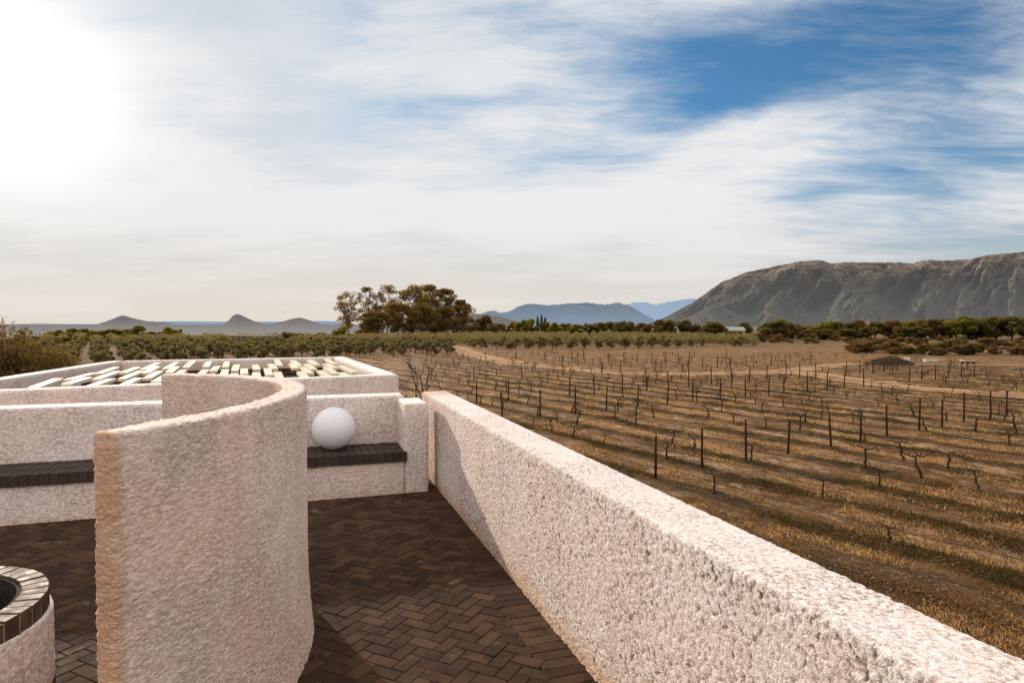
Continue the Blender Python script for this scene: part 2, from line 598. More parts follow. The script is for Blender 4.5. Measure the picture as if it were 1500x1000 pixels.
# round fire pit with brick rim, lower left
PC = np.array((-2.79, 2.86, FLOOR))
pit = empty('fire_pit', PC)
tag(pit, 'low round plastered fire pit with a brick-on-edge rim at the lower left', 'fire pit')
def ring_map(rad):
    def fn(P):
        q = P[:, 0] / rad
        rr = rad + P[:, 1]
        return np.stack([np.cos(q) * rr, np.sin(q) * rr, P[:, 2]], 1)
    return fn
b = MB()
b.add(*rounded_slab(2 * math.pi * .535, .12, .36, .015, .012, ring_map(.535), lambda l, t, h: .3 * (h < .05)))
b.build('body', M['roughcast_far'], pit, True)
b = MB()
NB = 44
for i in range(NB):
    q = 2 * math.pi * (i + .5) / NB
    dq = 2 * math.pi / NB * .86 / 2
    z0, z1 = .352, .45 + random.gauss(0, .0015)
    P = []
    be = .004
    for (r0, r1, dd, z) in ((.468, .582, dq, z0), (.468, .582, dq, z1 - be), (.468 + be, .582 - be, dq * .93, z1)):
        for rr, s in ((r0, -1), (r1, -1), (r1, 1), (r0, 1)):
            P.append((rr * math.cos(q + s * dd), rr * math.sin(q + s * dd), z))
    fs = [(8, 9, 10, 11), (3, 2, 1, 0)]
    for bb in (0, 4):
        for k in range(4):
            j = (k + 1) % 4
            fs.append((bb + k, bb + j, bb + 4 + j, bb + 4 + k))
    b.add(np.array(P), fs, random.random())
rim = b.build('brick_rim', M['rim_brick'], pit)
def annulus(mb, r0, r1, z0, z1, n=88, tone=.5):
    V = []; Fc = []
    for j in range(n):
        q = 2 * math.pi * j / n
        for rr, z in ((r0, z0), (r1, z0), (r1, z1), (r0, z1)):
            V.append((rr * math.cos(q), rr * math.sin(q), z))
    for j in range(n):
        k = (j + 1) % n
        for a in range(4):
            c = (a + 1) % 4
            Fc.append((j * 4 + a, j * 4 + c, k * 4 + c, k * 4 + a))
    mb.add(V, Fc, tone)
b = MB(); annulus(b, .4695, .5805, .356, .440)
b.build('rim_mortar', M['rim_mortar'], rim)
M['soot'] = plain_mat('soot', (.035, .026, .022), .95, .1, .5, 9)
M['ash'] = plain_mat('ash', (.06, .045, .036), .95, .1, .6, 25, .8)
b = MB(); annulus(b, .450, .468, .05, .44)
b.build('lining', M['soot'], pit)
b = MB()
V = [(0, 0, .2)] + [(.452 * math.cos(a), .452 * math.sin(a), .16 + random.random() * .02) for a in np.linspace(0, 2 * math.pi, 40, endpoint=False)]
b.add(V, [(0, i + 1, (i + 1) % 40 + 1) for i in range(40)])
for i in range(26):
    a, rr = random.random() * 6.28, random.random() ** .5 * .38
    b.box((rr * math.cos(a), rr * math.sin(a), .2), (.04 + random.random() * .09, .03, .03), random.random() * 3, random.random(), (random.gauss(0, .3), 0))
b.build('ash_bed', M['ash'], pit)

# ------------------------------------------------------------------ slatted pergola roof beyond the bench
PT = R(22.3); KP = 1.214
PU = np.array((math.cos(PT), math.sin(PT), 0)); PV = np.array((-math.sin(PT), math.cos(PT), 0))
def pp(a, b_, z=0.0):
    return PU * a * KP + PV * b_ * KP + np.array((0, 0, z))
ZP = 5.05
perg = empty('pergola', pp(-.4, 11.3, 0))
tag(perg, 'walled courtyard roof of staggered pale slats between white plaster parapets beyond the bench', 'pergola')
PORG = pp(-.4, 11.3, 0)
NLc, FLc, FRc, NRc = pp(-3.35, 8.10), pp(-2.42, 14.15), pp(1.90, 14.05), pp(1.93, 8.82)
def wall_between(a, c, top, thick, side, res=.05):
    d = c - a; L = np.linalg.norm(d); d = d / L
    n_ = np.array((-d[1], d[0], 0)) * side
    b = MB()
    Hh = 2.2
    b.add(*rounded_slab(L, thick, Hh, res, .02, straight(a + n_ * thick / 2 + np.array((0, 0, top - Hh)), d, n_), None, .03))
    b.box((a + c) / 2 + n_ * thick / 2 + np.array((0, 0, (top - Hh) / 2)), (L, thick - .01, top - Hh), ax=(d, n_), tone=0)
    return b.build('wall', M['roughcast_far'], perg, True, origin=PORG)
wall_between(NLc, NRc, ZP, .30, 1, .035)
wall_between(FLc + PU * .302, FRc - PU * .302, ZP, .30, -1)
wall_between(NRc + PV * .302, FRc, ZP, .30, 1, .04)
wall_between(NLc + PV * .302, FLc, ZP, .28, -1, .04)
m, nt, out = new_mat('slat_paint')
pos = nt.node('ShaderNodeTexCoord').outputs['Object']
n = nt.noise(nt.scale(pos, (1, 1, 1)), 5, 5, .65)
g = nt.noise(nt.scale(pos, (40, 3, 3), -PT), 2, 4, .6)
principled(nt, out, nt.mix(nt.map(g, .4, .7, 0, .7), nt.mix(nt.map(n, .35, .7), (.76, .69, .56), (.60, .52, .39)), (.5, .42, .3)), .7, .25, g, .3, .004)
M['slat'] = m
M['beam'] = plain_mat('beam', (.10, .052, .03), .8, .2, .4, 8)
M['brown_floor'] = plain_mat('brown_floor', (.105, .055, .03), .9, .1, .5, 3)
sl = 0
for row, (v0, v1, off) in enumerate(((12.0, 13.75, .0), (11.0, 12.55, .155), (9.9, 11.4, .02), (9.12, 10.3, .17))):
    for i in range(20):
        a = -3.1 + off + i * .305 + random.gauss(0, .018)
        if a > 1.6 or a < -2.62 + .154 * ((v0 + v1) / 2 - 8.1): continue
        if random.random() < .04: continue
        ln = (v1 - v0) * random.uniform(.92, 1.06)
        vc = (v0 + v1) / 2 + random.gauss(0, .10)
        b = MB()
        b.box((0, 0, 0), (.132, ln * KP, .05), PT + random.gauss(0, .008), random.random(), (0, 0))
        s_ = b.build('slat', M['slat'], perg)
        s_.location = [float(c) for c in (pp(a, vc, ZP - .06 + random.gauss(0, .006)) - PORG)]
        s_.rotation_euler = (random.gauss(0, .004), random.gauss(0, .02), 0)
for vb in (9.75, 10.85, 11.75, 12.9):
    b = MB(); b.box((0, 0, 0), (4.0 * KP, .1, .16), PT)
    s_ = b.build('beam', M['beam'], perg)
    s_.location = [float(c) for c in (pp(-.2, vb, ZP - .25) - PORG)]
b = MB(); b.box(pp(-.4, 11.3, ZP - .62), (4.7 * KP, 5.3 * KP, .05), PT)
b.build('ceiling', M['brown_floor'], perg, origin=PORG)

# ------------------------------------------------------------------ ground
RS = np.array((-.536, .844)); RT = np.array((.844, .536))     # along and across the vine rows
T0, TSP = 17.5, 2.82
track = [(-60, 300), (-30, 195), at_z(660, 507, 0)[:2], at_z(690, 518, 0)[:2], at_z(750, 531, 0)[:2], at_z(840, 540.5, 0)[:2], at_z(960, 548, 0)[:2], at_z(1090, 546, 0)[:2],
         at_z(1170, 546, 0)[:2], at_z(1250, 557, 0)[:2], at_z(1350, 568.5, 0)[:2], at_z(1500, 579, 0)[:2], at_z(1700, 592, 0)[:2]]
track = [np.array(p, float) for p in track]
spur = [np.array(p, float) for p in (at_z(1130, 545, 0)[:2], at_z(1200, 538, 0)[:2], at_z(1260, 532, 0)[:2], at_z(1330, 533, 0)[:2], at_z(1500, 535, 0)[:2])]
def smooth_path(p, n=14):
    q = catmull(p, n)
    return q
trk = smooth_path(track); spr = smooth_path(spur)
allp = np.concatenate([trk, spr])
def track_dist(X, Y):
    d = np.full(np.shape(X), 1e9)
    if np.ndim(X) == 0 and X * X + Y * Y < 2000: return d
    for A in (trk, spr):
        for a, c in zip(A[:-1], A[1:]):
            ab = c - a
            t = np.clip(((X - a[0]) * ab[0] + (Y - a[1]) * ab[1]) / (ab @ ab), 0, 1)
            d = np.minimum(d, np.hypot(X - a[0] - t * ab[0], Y - a[1] - t * ab[1]))
    return d
def ground_z(X, Y):
    X = np.asarray(X, float); Y = np.asarray(Y, float)
    t = RT[0] * X + RT[1] * Y
    ph = ((t - T0) / TSP + .5) % 1 - .5
    z = .10 * np.exp(-(ph / .17) ** 2) + .05 * np.sin(X * .9 + Y * .37) * np.sin(Y * .71 - X * .23) + .03 * np.sin(X * 2.9 - Y * 1.7) * np.sin(Y * 2.3)
    r = np.hypot(X, Y)
    drop = -.0135 * np.clip(r - 330, 0, None) * np.clip((-.02 - X / np.maximum(Y, 1)) / .2, 0, 1)
    fade = np.clip((130 - r) / 60, 0, 1)
    return z * fade * np.clip((track_dist(X, Y) - 1.6) / 1.5, 0, 1) + drop
xs = np.concatenate([[-40000, -25000, -15000, -10000, -8000, -6000, -5000, -4000, -3200, -2500, -2000, -1600, -1200, -900, -700, -500, -400, -300, -200, -150, -90, -60], np.arange(-40, 90, .5), [95, 105, 120, 150, 200, 300, 600, 1200, 2500, 6000, 15000, 40000]])
ys = np.concatenate([[-3000, -500, -60], np.arange(-4, 130, .5), [135, 145, 160, 180, 210, 260, 320, 400, 470, 550, 660, 800, 1000, 1300, 1700, 2200, 3000, 4000, 5500, 8000, 11000, 16000, 25000, 45000]])
GX, GY = np.meshgrid(xs, ys, indexing='ij')
GZ = ground_z(GX, GY)
nx, ny = GX.shape
I = np.arange(nx * ny).reshape(nx, ny)
Fg = np.stack([I[:-1, :-1], I[1:, :-1], I[1:, 1:], I[:-1, 1:]], -1).reshape(-1, 4)
m, nt, out = new_mat('field_soil')
pos = nt.node('ShaderNodeNewGeometry').outputs['Position']
tt = nt.vm('DOT_PRODUCT', pos, (RT[0], RT[1], 0))
ss = nt.vm('DOT_PRODUCT', pos, (RS[0], RS[1], 0))
cmb = nt.node('ShaderNodeCombineXYZ'); nt.link(ss, cmb.inputs[0]); nt.link(tt, cmb.inputs[1])
st = cmb.outputs[0]
strk = nt.scale(st, (.22, 1, 1))
w1 = nt.noise(strk, .9, 4, .6)
ph = nt.m('ADD', nt.m('DIVIDE', nt.m('SUBTRACT', tt, T0), TSP), nt.m('MULTIPLY', nt.m('SUBTRACT', w1, .5), .34))
ph = nt.m('ABSOLUTE', nt.m('SUBTRACT', nt.m('FRACT', nt.m('ADD', ph, 100.5)), .5))   # 0 on the vine line, .5 mid row
n_mid = nt.noise(st, .55, 6, .66)
n_fine = nt.noise(pos, 4.2, 7, .74)
n_strk = nt.noise(nt.scale(st, (.6, 1.7, 1)), 1.1, 8, .76)
n_patch = nt.noise(nt.scale(st, (.14, .3, 1)), 1.0, 4, .6)
soil = nt.mix(nt.map(n_mid, .36, .66), (.23, .122, .062), (.42, .245, .128))
straw = nt.mix(nt.map(n_strk, .34, .66), (.40, .245, .128), (.82, .58, .35))
mid = nt.m('MULTIPLY', nt.map(ph, .12, .38), nt.map(nt.m('ADD', n_strk, nt.m('MULTIPLY', nt.m('SUBTRACT', n_patch, .5), .6)), .46, .60))
c = nt.mix(mid, soil, straw)
weed = nt.m('MULTIPLY', nt.map(ph, .24, .08), nt.map(nt.m('ADD', nt.noise(strk, 1.3, 6, .74), nt.m('MULTIPLY', nt.m('SUBTRACT', n_patch, .5), .7)), .44, .56))
c = nt.mix(nt.m('MULTIPLY', weed, .85), c, nt.mix(nt.map(n_fine, .35, .65), (.034, .026, .012), (.085, .075, .030)))
patch = nt.m('MULTIPLY', nt.map(tt, 20, 14), nt.map(n_mid, .25, .5))
c = nt.mix(nt.m('MULTIPLY', patch, .8), c, nt.mix(nt.map(n_fine, .38, .62), (.075, .043, .021), (.21, .124, .060)))
c = nt.mix(nt.map(n_fine, .46, .58, 0, .55), c, nt.mix(.72, c, (.012, .008, .004)))  # small shadows between clods painted in as dark specks
sc_ = nt.noise(nt.scale(st, (.75, 1.3, 1)), 2.3, 8, .82)
c = nt.mix(nt.map(sc_, .49, .56, 0, .5), c, (.045, .028, .012))
tiny = nt.noise(pos, 16, 4, .7)
c = nt.mix(nt.map(tiny, .55, .68, 0, .45), c, (.42, .29, .14))
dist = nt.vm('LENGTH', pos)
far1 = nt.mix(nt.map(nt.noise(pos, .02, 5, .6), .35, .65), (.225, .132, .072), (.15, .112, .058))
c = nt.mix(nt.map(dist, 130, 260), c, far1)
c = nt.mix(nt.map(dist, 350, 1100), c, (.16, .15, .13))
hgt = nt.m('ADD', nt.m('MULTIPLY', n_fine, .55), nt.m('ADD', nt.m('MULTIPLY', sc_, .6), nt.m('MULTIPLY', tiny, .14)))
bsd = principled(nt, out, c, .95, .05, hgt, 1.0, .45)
hz = nt.node('ShaderNodeEmission'); hz.inputs[0].default_value = (.30, .31, .34, 1)  # distance haze put into the ground material as a faint glow
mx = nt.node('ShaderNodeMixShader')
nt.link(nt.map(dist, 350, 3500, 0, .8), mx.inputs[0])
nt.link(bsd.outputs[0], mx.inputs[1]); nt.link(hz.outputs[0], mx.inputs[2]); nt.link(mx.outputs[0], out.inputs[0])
M['soil'] = m
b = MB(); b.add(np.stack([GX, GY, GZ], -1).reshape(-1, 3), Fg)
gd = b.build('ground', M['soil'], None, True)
tag(gd, kind='structure')

m, nt, out = new_mat('track_dust')
pos = nt.node('ShaderNodeNewGeometry').outputs['Position']
n = nt.noise(pos, .8, 6, .7); n3 = nt.noise(pos, .18, 4, .6)
c = nt.mix(nt.map(n, .35, .65), (.33, .195, .10), (.50, .33, .185))
c = nt.mix(nt.map(nt.m('ADD', nt.attr('tone'), nt.m('MULTIPLY', nt.m('SUBTRACT', nt.m('ADD', n, n3), 1.0), 2.0)), .32, .95), c, (.27, .15, .078))
principled(nt, out, c, .95, .05, n, .6, .05)
M['track'] = m
b = MB()
for A, wd, z0 in ((trk, 2.6, .012), (spr, 1.7, .016)):
    P = []; T = []
    tgp = np.gradient(A, axis=0); tgp /= np.linalg.norm(tgp, axis=1)[:, None]
    npp = np.stack([-tgp[:, 1], tgp[:, 0]], 1)
    for i in range(len(A)):
        for j, q in enumerate((-1, -.55, -.2, .2, .55, 1)):
            wob = 1 + .25 * math.sin(i * .9 + j * 2) + .15 * math.sin(i * 2.3)
            x, y = A[i] + npp[i] * q * wd * wob
            P.append((x, y, float(ground_z(x, y)) + z0)); T.append((.75, .1, .6, .6, .1, .75)[j])
    n6 = 6
    Ft = [(i * n6 + j, (i + 1) * n6 + j, (i + 1) * n6 + j + 1, i * n6 + j + 1) for i in range(len(A) - 1) for j in range(n6 - 1)]
    b.add(np.array(P), Ft, np.array(T))
o = b.build('dirt_track', M['track']); tag(o, kind='structure')

# ------------------------------------------------------------------ mountains
def ridge(name, sky, D, foot, mat, depth_amp, seed, nv=70, step=2.0, power=1.25, shear=0.0, jag=0.0, base_z=-8.0, freq=.03):
    px = np.arange(sky[0][0], sky[-1][0] + .1, step)
    py = np.interp(px, [s[0] for s in sky], [s[1] for s in sky])
    for _ in range(2):
        py[1:-1] = .5 * py[1:-1] + .25 * (py[:-2] + py[2:])
    P = []
    for i, (x, y) in enumerate(zip(px, py)):
        top = at_y(x, y, D)
        jg = jag * mnoise.fractal(Vector((x * .25, seed, 0)), 1.0, 2.0, 4)
        H = max(top[2] + jg, .5)
        r = ray(x, 474)
        for k in range(nv + 1):
            s = k / nv
            d = D - (D - foot) * s ** .9
            xx = (x + shear * s * 60) * freq
            rn = 1 - 2.2 * abs(mnoise.fractal(Vector((xx, s * .8 + seed, 3.1)), 1.0, 2.0, 4))
            rn2 = mnoise.fractal(Vector((x * .05, s * 4 + seed, 9.7)), 1.0, 2.0, 4)
            env = min(1, s * 4 + .12) * (1 - s) ** .4
            d2 = d - depth_amp * (rn - .5) * env - depth_amp * .25 * rn2 * min(1, s * 4)
            z = (H - base_z) * (1 - s) ** power + base_z + (H - base_z) * .045 * rn2 * env
            P.append((r[0] / r[1] * d2, d2, z))
        # back of the ridge
        P.append((r[0] / r[1] * (D * 1.12), D * 1.12, H * .3))
    n = nv + 2
    b = MB()
    Fm = []
    for i in range(len(px) - 1):
        for k in range(nv):
            Fm.append((i * n + k, i * n + k + 1, (i + 1) * n + k + 1, (i + 1) * n + k))
        Fm.append((i * n + nv + 1, i * n, (i + 1) * n, (i + 1) * n + nv + 1))
    b.add(np.array(P), Fm)
    o = b.build(name, mat, None, True)
    tag(o, kind='structure')
    return o
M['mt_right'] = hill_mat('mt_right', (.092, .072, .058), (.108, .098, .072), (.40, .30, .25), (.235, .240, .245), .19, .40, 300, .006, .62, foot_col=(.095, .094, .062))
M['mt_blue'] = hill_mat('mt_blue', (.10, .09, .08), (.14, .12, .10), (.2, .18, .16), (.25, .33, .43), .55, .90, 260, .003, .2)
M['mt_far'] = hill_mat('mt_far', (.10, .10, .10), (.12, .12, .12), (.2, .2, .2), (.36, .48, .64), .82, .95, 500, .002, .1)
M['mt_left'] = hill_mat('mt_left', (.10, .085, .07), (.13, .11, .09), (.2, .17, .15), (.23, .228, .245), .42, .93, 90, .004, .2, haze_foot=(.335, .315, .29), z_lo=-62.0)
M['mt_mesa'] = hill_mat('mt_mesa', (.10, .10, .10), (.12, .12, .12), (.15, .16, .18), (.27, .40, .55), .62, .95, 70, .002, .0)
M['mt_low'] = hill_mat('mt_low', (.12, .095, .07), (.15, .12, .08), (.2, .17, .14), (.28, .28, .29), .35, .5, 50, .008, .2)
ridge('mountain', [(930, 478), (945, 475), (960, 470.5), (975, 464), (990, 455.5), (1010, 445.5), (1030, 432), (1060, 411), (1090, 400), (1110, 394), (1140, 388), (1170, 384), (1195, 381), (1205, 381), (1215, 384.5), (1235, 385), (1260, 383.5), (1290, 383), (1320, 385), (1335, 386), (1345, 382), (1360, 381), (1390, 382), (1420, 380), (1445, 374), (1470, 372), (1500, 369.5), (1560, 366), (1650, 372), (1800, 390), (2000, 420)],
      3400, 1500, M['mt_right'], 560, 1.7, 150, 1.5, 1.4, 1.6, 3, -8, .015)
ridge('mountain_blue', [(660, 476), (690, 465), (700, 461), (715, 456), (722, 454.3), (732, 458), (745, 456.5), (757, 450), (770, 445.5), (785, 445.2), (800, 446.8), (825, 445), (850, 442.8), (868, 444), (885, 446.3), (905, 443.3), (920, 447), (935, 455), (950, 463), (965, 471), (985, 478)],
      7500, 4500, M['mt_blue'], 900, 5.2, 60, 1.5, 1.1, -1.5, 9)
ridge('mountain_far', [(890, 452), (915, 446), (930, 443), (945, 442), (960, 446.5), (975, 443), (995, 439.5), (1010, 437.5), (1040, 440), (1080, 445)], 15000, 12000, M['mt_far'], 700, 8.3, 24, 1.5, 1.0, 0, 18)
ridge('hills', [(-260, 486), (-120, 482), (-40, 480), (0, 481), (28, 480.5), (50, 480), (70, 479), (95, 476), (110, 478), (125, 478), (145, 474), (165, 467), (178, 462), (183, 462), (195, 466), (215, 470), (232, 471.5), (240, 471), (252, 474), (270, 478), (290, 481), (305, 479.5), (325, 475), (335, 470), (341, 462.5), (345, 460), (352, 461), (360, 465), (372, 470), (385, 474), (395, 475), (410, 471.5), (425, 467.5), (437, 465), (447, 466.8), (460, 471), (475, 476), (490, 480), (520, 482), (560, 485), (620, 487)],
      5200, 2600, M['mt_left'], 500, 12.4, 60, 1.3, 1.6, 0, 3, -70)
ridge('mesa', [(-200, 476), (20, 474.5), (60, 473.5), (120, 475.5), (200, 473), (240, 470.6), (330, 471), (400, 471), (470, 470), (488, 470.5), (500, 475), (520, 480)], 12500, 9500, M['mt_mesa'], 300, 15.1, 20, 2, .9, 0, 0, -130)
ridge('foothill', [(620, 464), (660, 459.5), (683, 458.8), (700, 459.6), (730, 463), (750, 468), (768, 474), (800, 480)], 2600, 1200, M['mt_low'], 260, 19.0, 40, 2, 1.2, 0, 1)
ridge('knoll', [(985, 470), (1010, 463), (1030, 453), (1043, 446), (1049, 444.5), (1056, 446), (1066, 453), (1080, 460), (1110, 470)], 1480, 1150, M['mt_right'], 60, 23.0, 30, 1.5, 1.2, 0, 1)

# ------------------------------------------------------------------ plants
M['bark'] = bark_mat('bark', (.05, .035, .025), (.12, .085, .06))
M['pale_bark'] = bark_mat('pale_bark', (.16, .12, .09), (.32, .26, .20))
M['vine_bark'] = bark_mat('vine_bark', (.018, .012, .009), (.06, .04, .028), (20, 20, 6))
M['post_wood'] = bark_mat('post_wood', (.018, .009, .006), (.055, .026, .017), (18, 18, 3))
M['hose'] = plain_mat('hose', (.015, .012, .010), .6, .3)
M['euc_leaf'] = leaf_mat('euc_leaf', (.085, .064, .024), (.30, .215, .075), .45)
M['olive_leaf'] = leaf_mat('olive_leaf', (.070, .072, .042), (.255, .24, .142), .38)
M['dark_leaf'] = leaf_mat('dark_leaf', (.044, .042, .018), (.175, .155, .058), .38)
M['green_leaf'] = leaf_mat('green_leaf', (.065, .072, .018), (.27, .27, .058), .45)
M['brown_leaf'] = leaf_mat('brown_leaf', (.075, .050, .026), (.23, .145, .068), .35)
M['scrub_leaf'] = leaf_mat('scrub_leaf', (.075, .055, .030), (.22, .155, .080), .35)
M['shrub_leaf'] = leaf_mat('shrub_leaf', (.045, .036, .018), (.21, .145, .062), .4)
M['straw'] = leaf_mat('straw', (.24, .15, .085), (.66, .47, .30), .45)
M['weed'] = leaf_mat('weed', (.034, .030, .014), (.105, .088, .042), .3)
M['dead_weed'] = leaf_mat('dead_weed', (.060, .036, .020), (.32, .20, .105), .35)
M['dead_twig'] = bark_mat('dead_twig', (.035, .022, .016), (.11, .07, .05))


def clump_points(c, r, n, shell=.45):
    d = rng.normal(size=(n, 3)); d /= np.linalg.norm(d, axis=1)[:, None]
    rad = shell + (1 - shell) * rng.random(n) ** .6
    return np.asarray(c) + d * rad[:, None] * np.asarray(r), d


def limb_path(a, b, sag=.12, n=5):
    a = np.asarray(a, float); b = np.asarray(b, float)
    L = np.linalg.norm(b - a)
    P = []
    for i in range(n + 1):
        s = i / n
        p = a + (b - a) * s
        p = p + np.array((random.gauss(0, 1), random.gauss(0, 1), 0)) * L * .035 * (0 < i < n)
        p[2] += sag * L * math.sin(math.pi * s) * .5
        P.append(p)
    return P


def make_tree(name, H, Wd, trunk_h, clumps, leaf, bark, nleaf, lsize, rt, lift=.35, flat=.7, crown_lo=.25, up=.0, csize=1.0):
    """trunk with limbs, crown of leaf clumps; returns the root, built at the world origin"""
    root = empty(name, (0, 0, 0))
    tb = MB(); cb = MB()
    lean = np.array((random.gauss(0, .03), random.gauss(0, .03), 0)) * H
    top = np.array((0, 0, trunk_h)) + lean
    tb.tube(limb_path((0, 0, -.2), top, 0, 5), np.linspace(rt * 1.25, rt * .75, 6), 7)
    for i in range(clumps):
        q = random.random() * 2 * math.pi
        h = crown_lo * H + (H - crown_lo * H) * (random.random() ** .8)
        # widest a bit below the top
        f = (h / H - crown_lo) / (1 - crown_lo)
        wid = Wd / 2 * math.sqrt(max(.03, 1 - (2 * abs(f - .45)) ** 2.2 * .85))
        rr = wid * (random.random() ** .45) * .86
        cr = (Wd * .5) * random.uniform(.22, .40) * csize
        c = np.array((rr * math.cos(q), rr * math.sin(q), min(h, H - cr * flat * .8)))
        mid = top * .6 + c * .4; mid[2] = max(top[2] * .55, mid[2] * .8)
        P = limb_path(top * random.uniform(.55, 1.0), c, .1, 4)
        tb.tube(P, np.linspace(rt * .42, rt * .08, 5), 5)
        pts, d = clump_points(c, (cr, cr, cr * flat), nleaf)
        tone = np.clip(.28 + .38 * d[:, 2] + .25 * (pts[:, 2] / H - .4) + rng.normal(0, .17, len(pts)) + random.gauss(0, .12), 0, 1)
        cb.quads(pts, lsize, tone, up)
    tb.build('trunk', bark, root, True)
    cb.build('crown', leaf, root)
    return root


def place(o, x, y, s=1.0, rz=None, sz=None):
    o.location = (float(x), float(y), float(ground_z(x, y)))
    o.rotation_euler = (0, 0, random.random() * 6.28 if rz is None else rz)
    o.scale = (s, s, s if sz is None else sz)
    return o


class Kind:
    """prototypes of a plant: the first use moves the prototype itself, later ones are copies"""
    def __init__(self, protos):
        self.p = protos; self.used = [False] * len(protos); self.i = 0

    def get(self, k=None):
        if k is None:
            k = self.i % len(self.p); self.i += 1
        if not self.used[k]:
            self.used[k] = True
            return self.p[k]
        return copy_tree(self.p[k])

    def drop_unused(self):
        for p, u in zip(self.p, self.used):
            if not u:
                for ch in list(p.children): bpy.data.objects.remove(ch)
                bpy.data.objects.remove(p)


ORD = ['first', 'second', 'third', 'fourth', 'fifth', 'sixth', 'seventh', 'eighth', 'ninth', 'tenth', 'eleventh', 'twelfth', 'thirteenth', 'fourteenth', 'fifteenth', 'sixteenth', 'seventeenth', 'eighteenth', 'nineteenth', 'twentieth']
def ordinal(i):
    if i < 20: return ORD[i]
    tn = ('', '', 'twenty', 'thirty', 'forty', 'fifty', 'sixty', 'seventy', 'eighty', 'ninety')[(i + 1) // 10]
    return tn[:-1] + 'ieth' if (i + 1) % 10 == 0 else tn + '-' + ORD[(i + 1) % 10 - 1]

# eucalyptus stand
euc = [(512, 340, 23, 19, 'tall open eucalyptus with bare limbs showing, leftmost of the stand'),
       (540, 350, 26, 18, 'tall airy eucalyptus with rounded top, second from the left of the stand'),
       (568, 345, 27, 17, 'tall eucalyptus with domed crown just left of the gap in the stand'),
       (604, 330, 25.5, 19, 'full golden eucalyptus right of the gap in the stand'),
       (630, 342, 26.5, 20, 'highest dense eucalyptus in the middle of the right half of the stand'),
       (653, 335, 24, 18, 'dense eucalyptus sloping down towards the right end of the stand'),
       (674, 330, 18, 15, 'shorter round eucalyptus closing the right end of the stand'),
       (582, 318, 16, 18, 'lower bushy eucalyptus in front of the middle of the stand'),
       (620, 315, 16, 18, 'lower bushy eucalyptus in front of the right half of the stand'),
       (652, 312, 14, 17, 'lowest bushy eucalyptus at the front right of the stand'),
       (548, 316, 12, 15, 'low bushy eucalyptus in front of the airy left half of the stand')]
for i, (px, Y, H, Wd, lab) in enumerate(euc):
    openish = i < 3
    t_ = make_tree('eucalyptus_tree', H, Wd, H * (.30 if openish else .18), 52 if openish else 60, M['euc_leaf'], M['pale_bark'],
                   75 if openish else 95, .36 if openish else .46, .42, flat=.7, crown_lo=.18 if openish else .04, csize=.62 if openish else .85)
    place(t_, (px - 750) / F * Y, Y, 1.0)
    tag(t_, lab, 'tree', 'eucalyptus stand beyond the olive grove')

# olive grove
olv = Kind([make_tree('olive_tree', 2.7, 2.9, .7, 11, M['olive_leaf'], M['bark'], 80, .17, .1, flat=.85, crown_lo=.22) for _ in range(4)])
spots = []
d1 = R(33); g1 = np.array((math.cos(d1), math.sin(d1))); g2 = np.array((-math.sin(d1), math.cos(d1)))
for i in range(-60, 90):
    for j in range(-40, 110):
        p = np.array((0, 120)) + g1 * i * 4.3 + g2 * j * 5.2 + rng.normal(0, .35, 2)
        x, y = p
        if y < 60: continue
        px = 750 + F * x / y; py = 474 + EYE * F / y
        if not (30 < px < 1105): continue
        front = np.interp(px, [30, 300, 420, 520, 560, 660, 690, 760, 830, 1105], [548, 538, 530, 523, 524, 521, 513, 513, 513, 508])
        back = np.interp(px, [30, 100, 500, 700, 900, 1105], [500, 500, 499, 494, 494, 497])
        if py > front or py < back: continue
        if track_dist(x, y) < 3.2: continue
        if rng.random() < .06: continue
        spots.append((y, x, px))
spots.sort()
near_o = spots[:295]
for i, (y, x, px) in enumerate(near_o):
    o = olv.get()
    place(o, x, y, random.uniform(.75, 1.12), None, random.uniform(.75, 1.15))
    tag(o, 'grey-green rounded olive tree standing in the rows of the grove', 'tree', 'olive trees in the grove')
    o['label'] = 'grey-green rounded olive tree in the %s part of the grove' % ('left' if px < 480 else 'middle' if px < 800 else 'right')
b = MB()
for (y, x, px) in spots[295:]:
    h = random.uniform(2.1, 3.1)
    pts, d = clump_points((x, y, h * .58), (1.4, 1.4, h * .45), 120, .6)
    b.quads(pts, .26, np.clip(.35 + .4 * d[:, 2] + rng.normal(0, .16, len(pts)), 0, 1))
if b.n:
    o = b.build('olive_grove', M['olive_leaf']); tag(o, 'dense far rows of the olive grove merging into one grey-green mass', 'trees', kind='stuff')

# hedge line and bushes
bushes = {
    'dark': Kind([make_tree('dark_bush', 5.5, 7.0, 1.2, 20, M['dark_leaf'], M['bark'], 110, .36, .2, flat=.75, crown_lo=.10) for _ in range(3)]),
    'green': Kind([make_tree('green_bush', 5.0, 6.0, 1.2, 18, M['green_leaf'], M['bark'], 110, .34, .2, flat=.8, crown_lo=.10) for _ in range(2)]),
    'brown': Kind([make_tree('brown_bush', 4.6, 5.6, 1.0, 16, M['brown_leaf'], M['bark'], 100, .32, .16, flat=.8, crown_lo=.08) for _ in range(2)]),
    'scrub': Kind([make_tree('scrub_bush', 2.6, 4.6, .4, 13, M['scrub_leaf'], M['bark'], 90, .24, .08, flat=.75, crown_lo=.08) for _ in range(3)]),
}
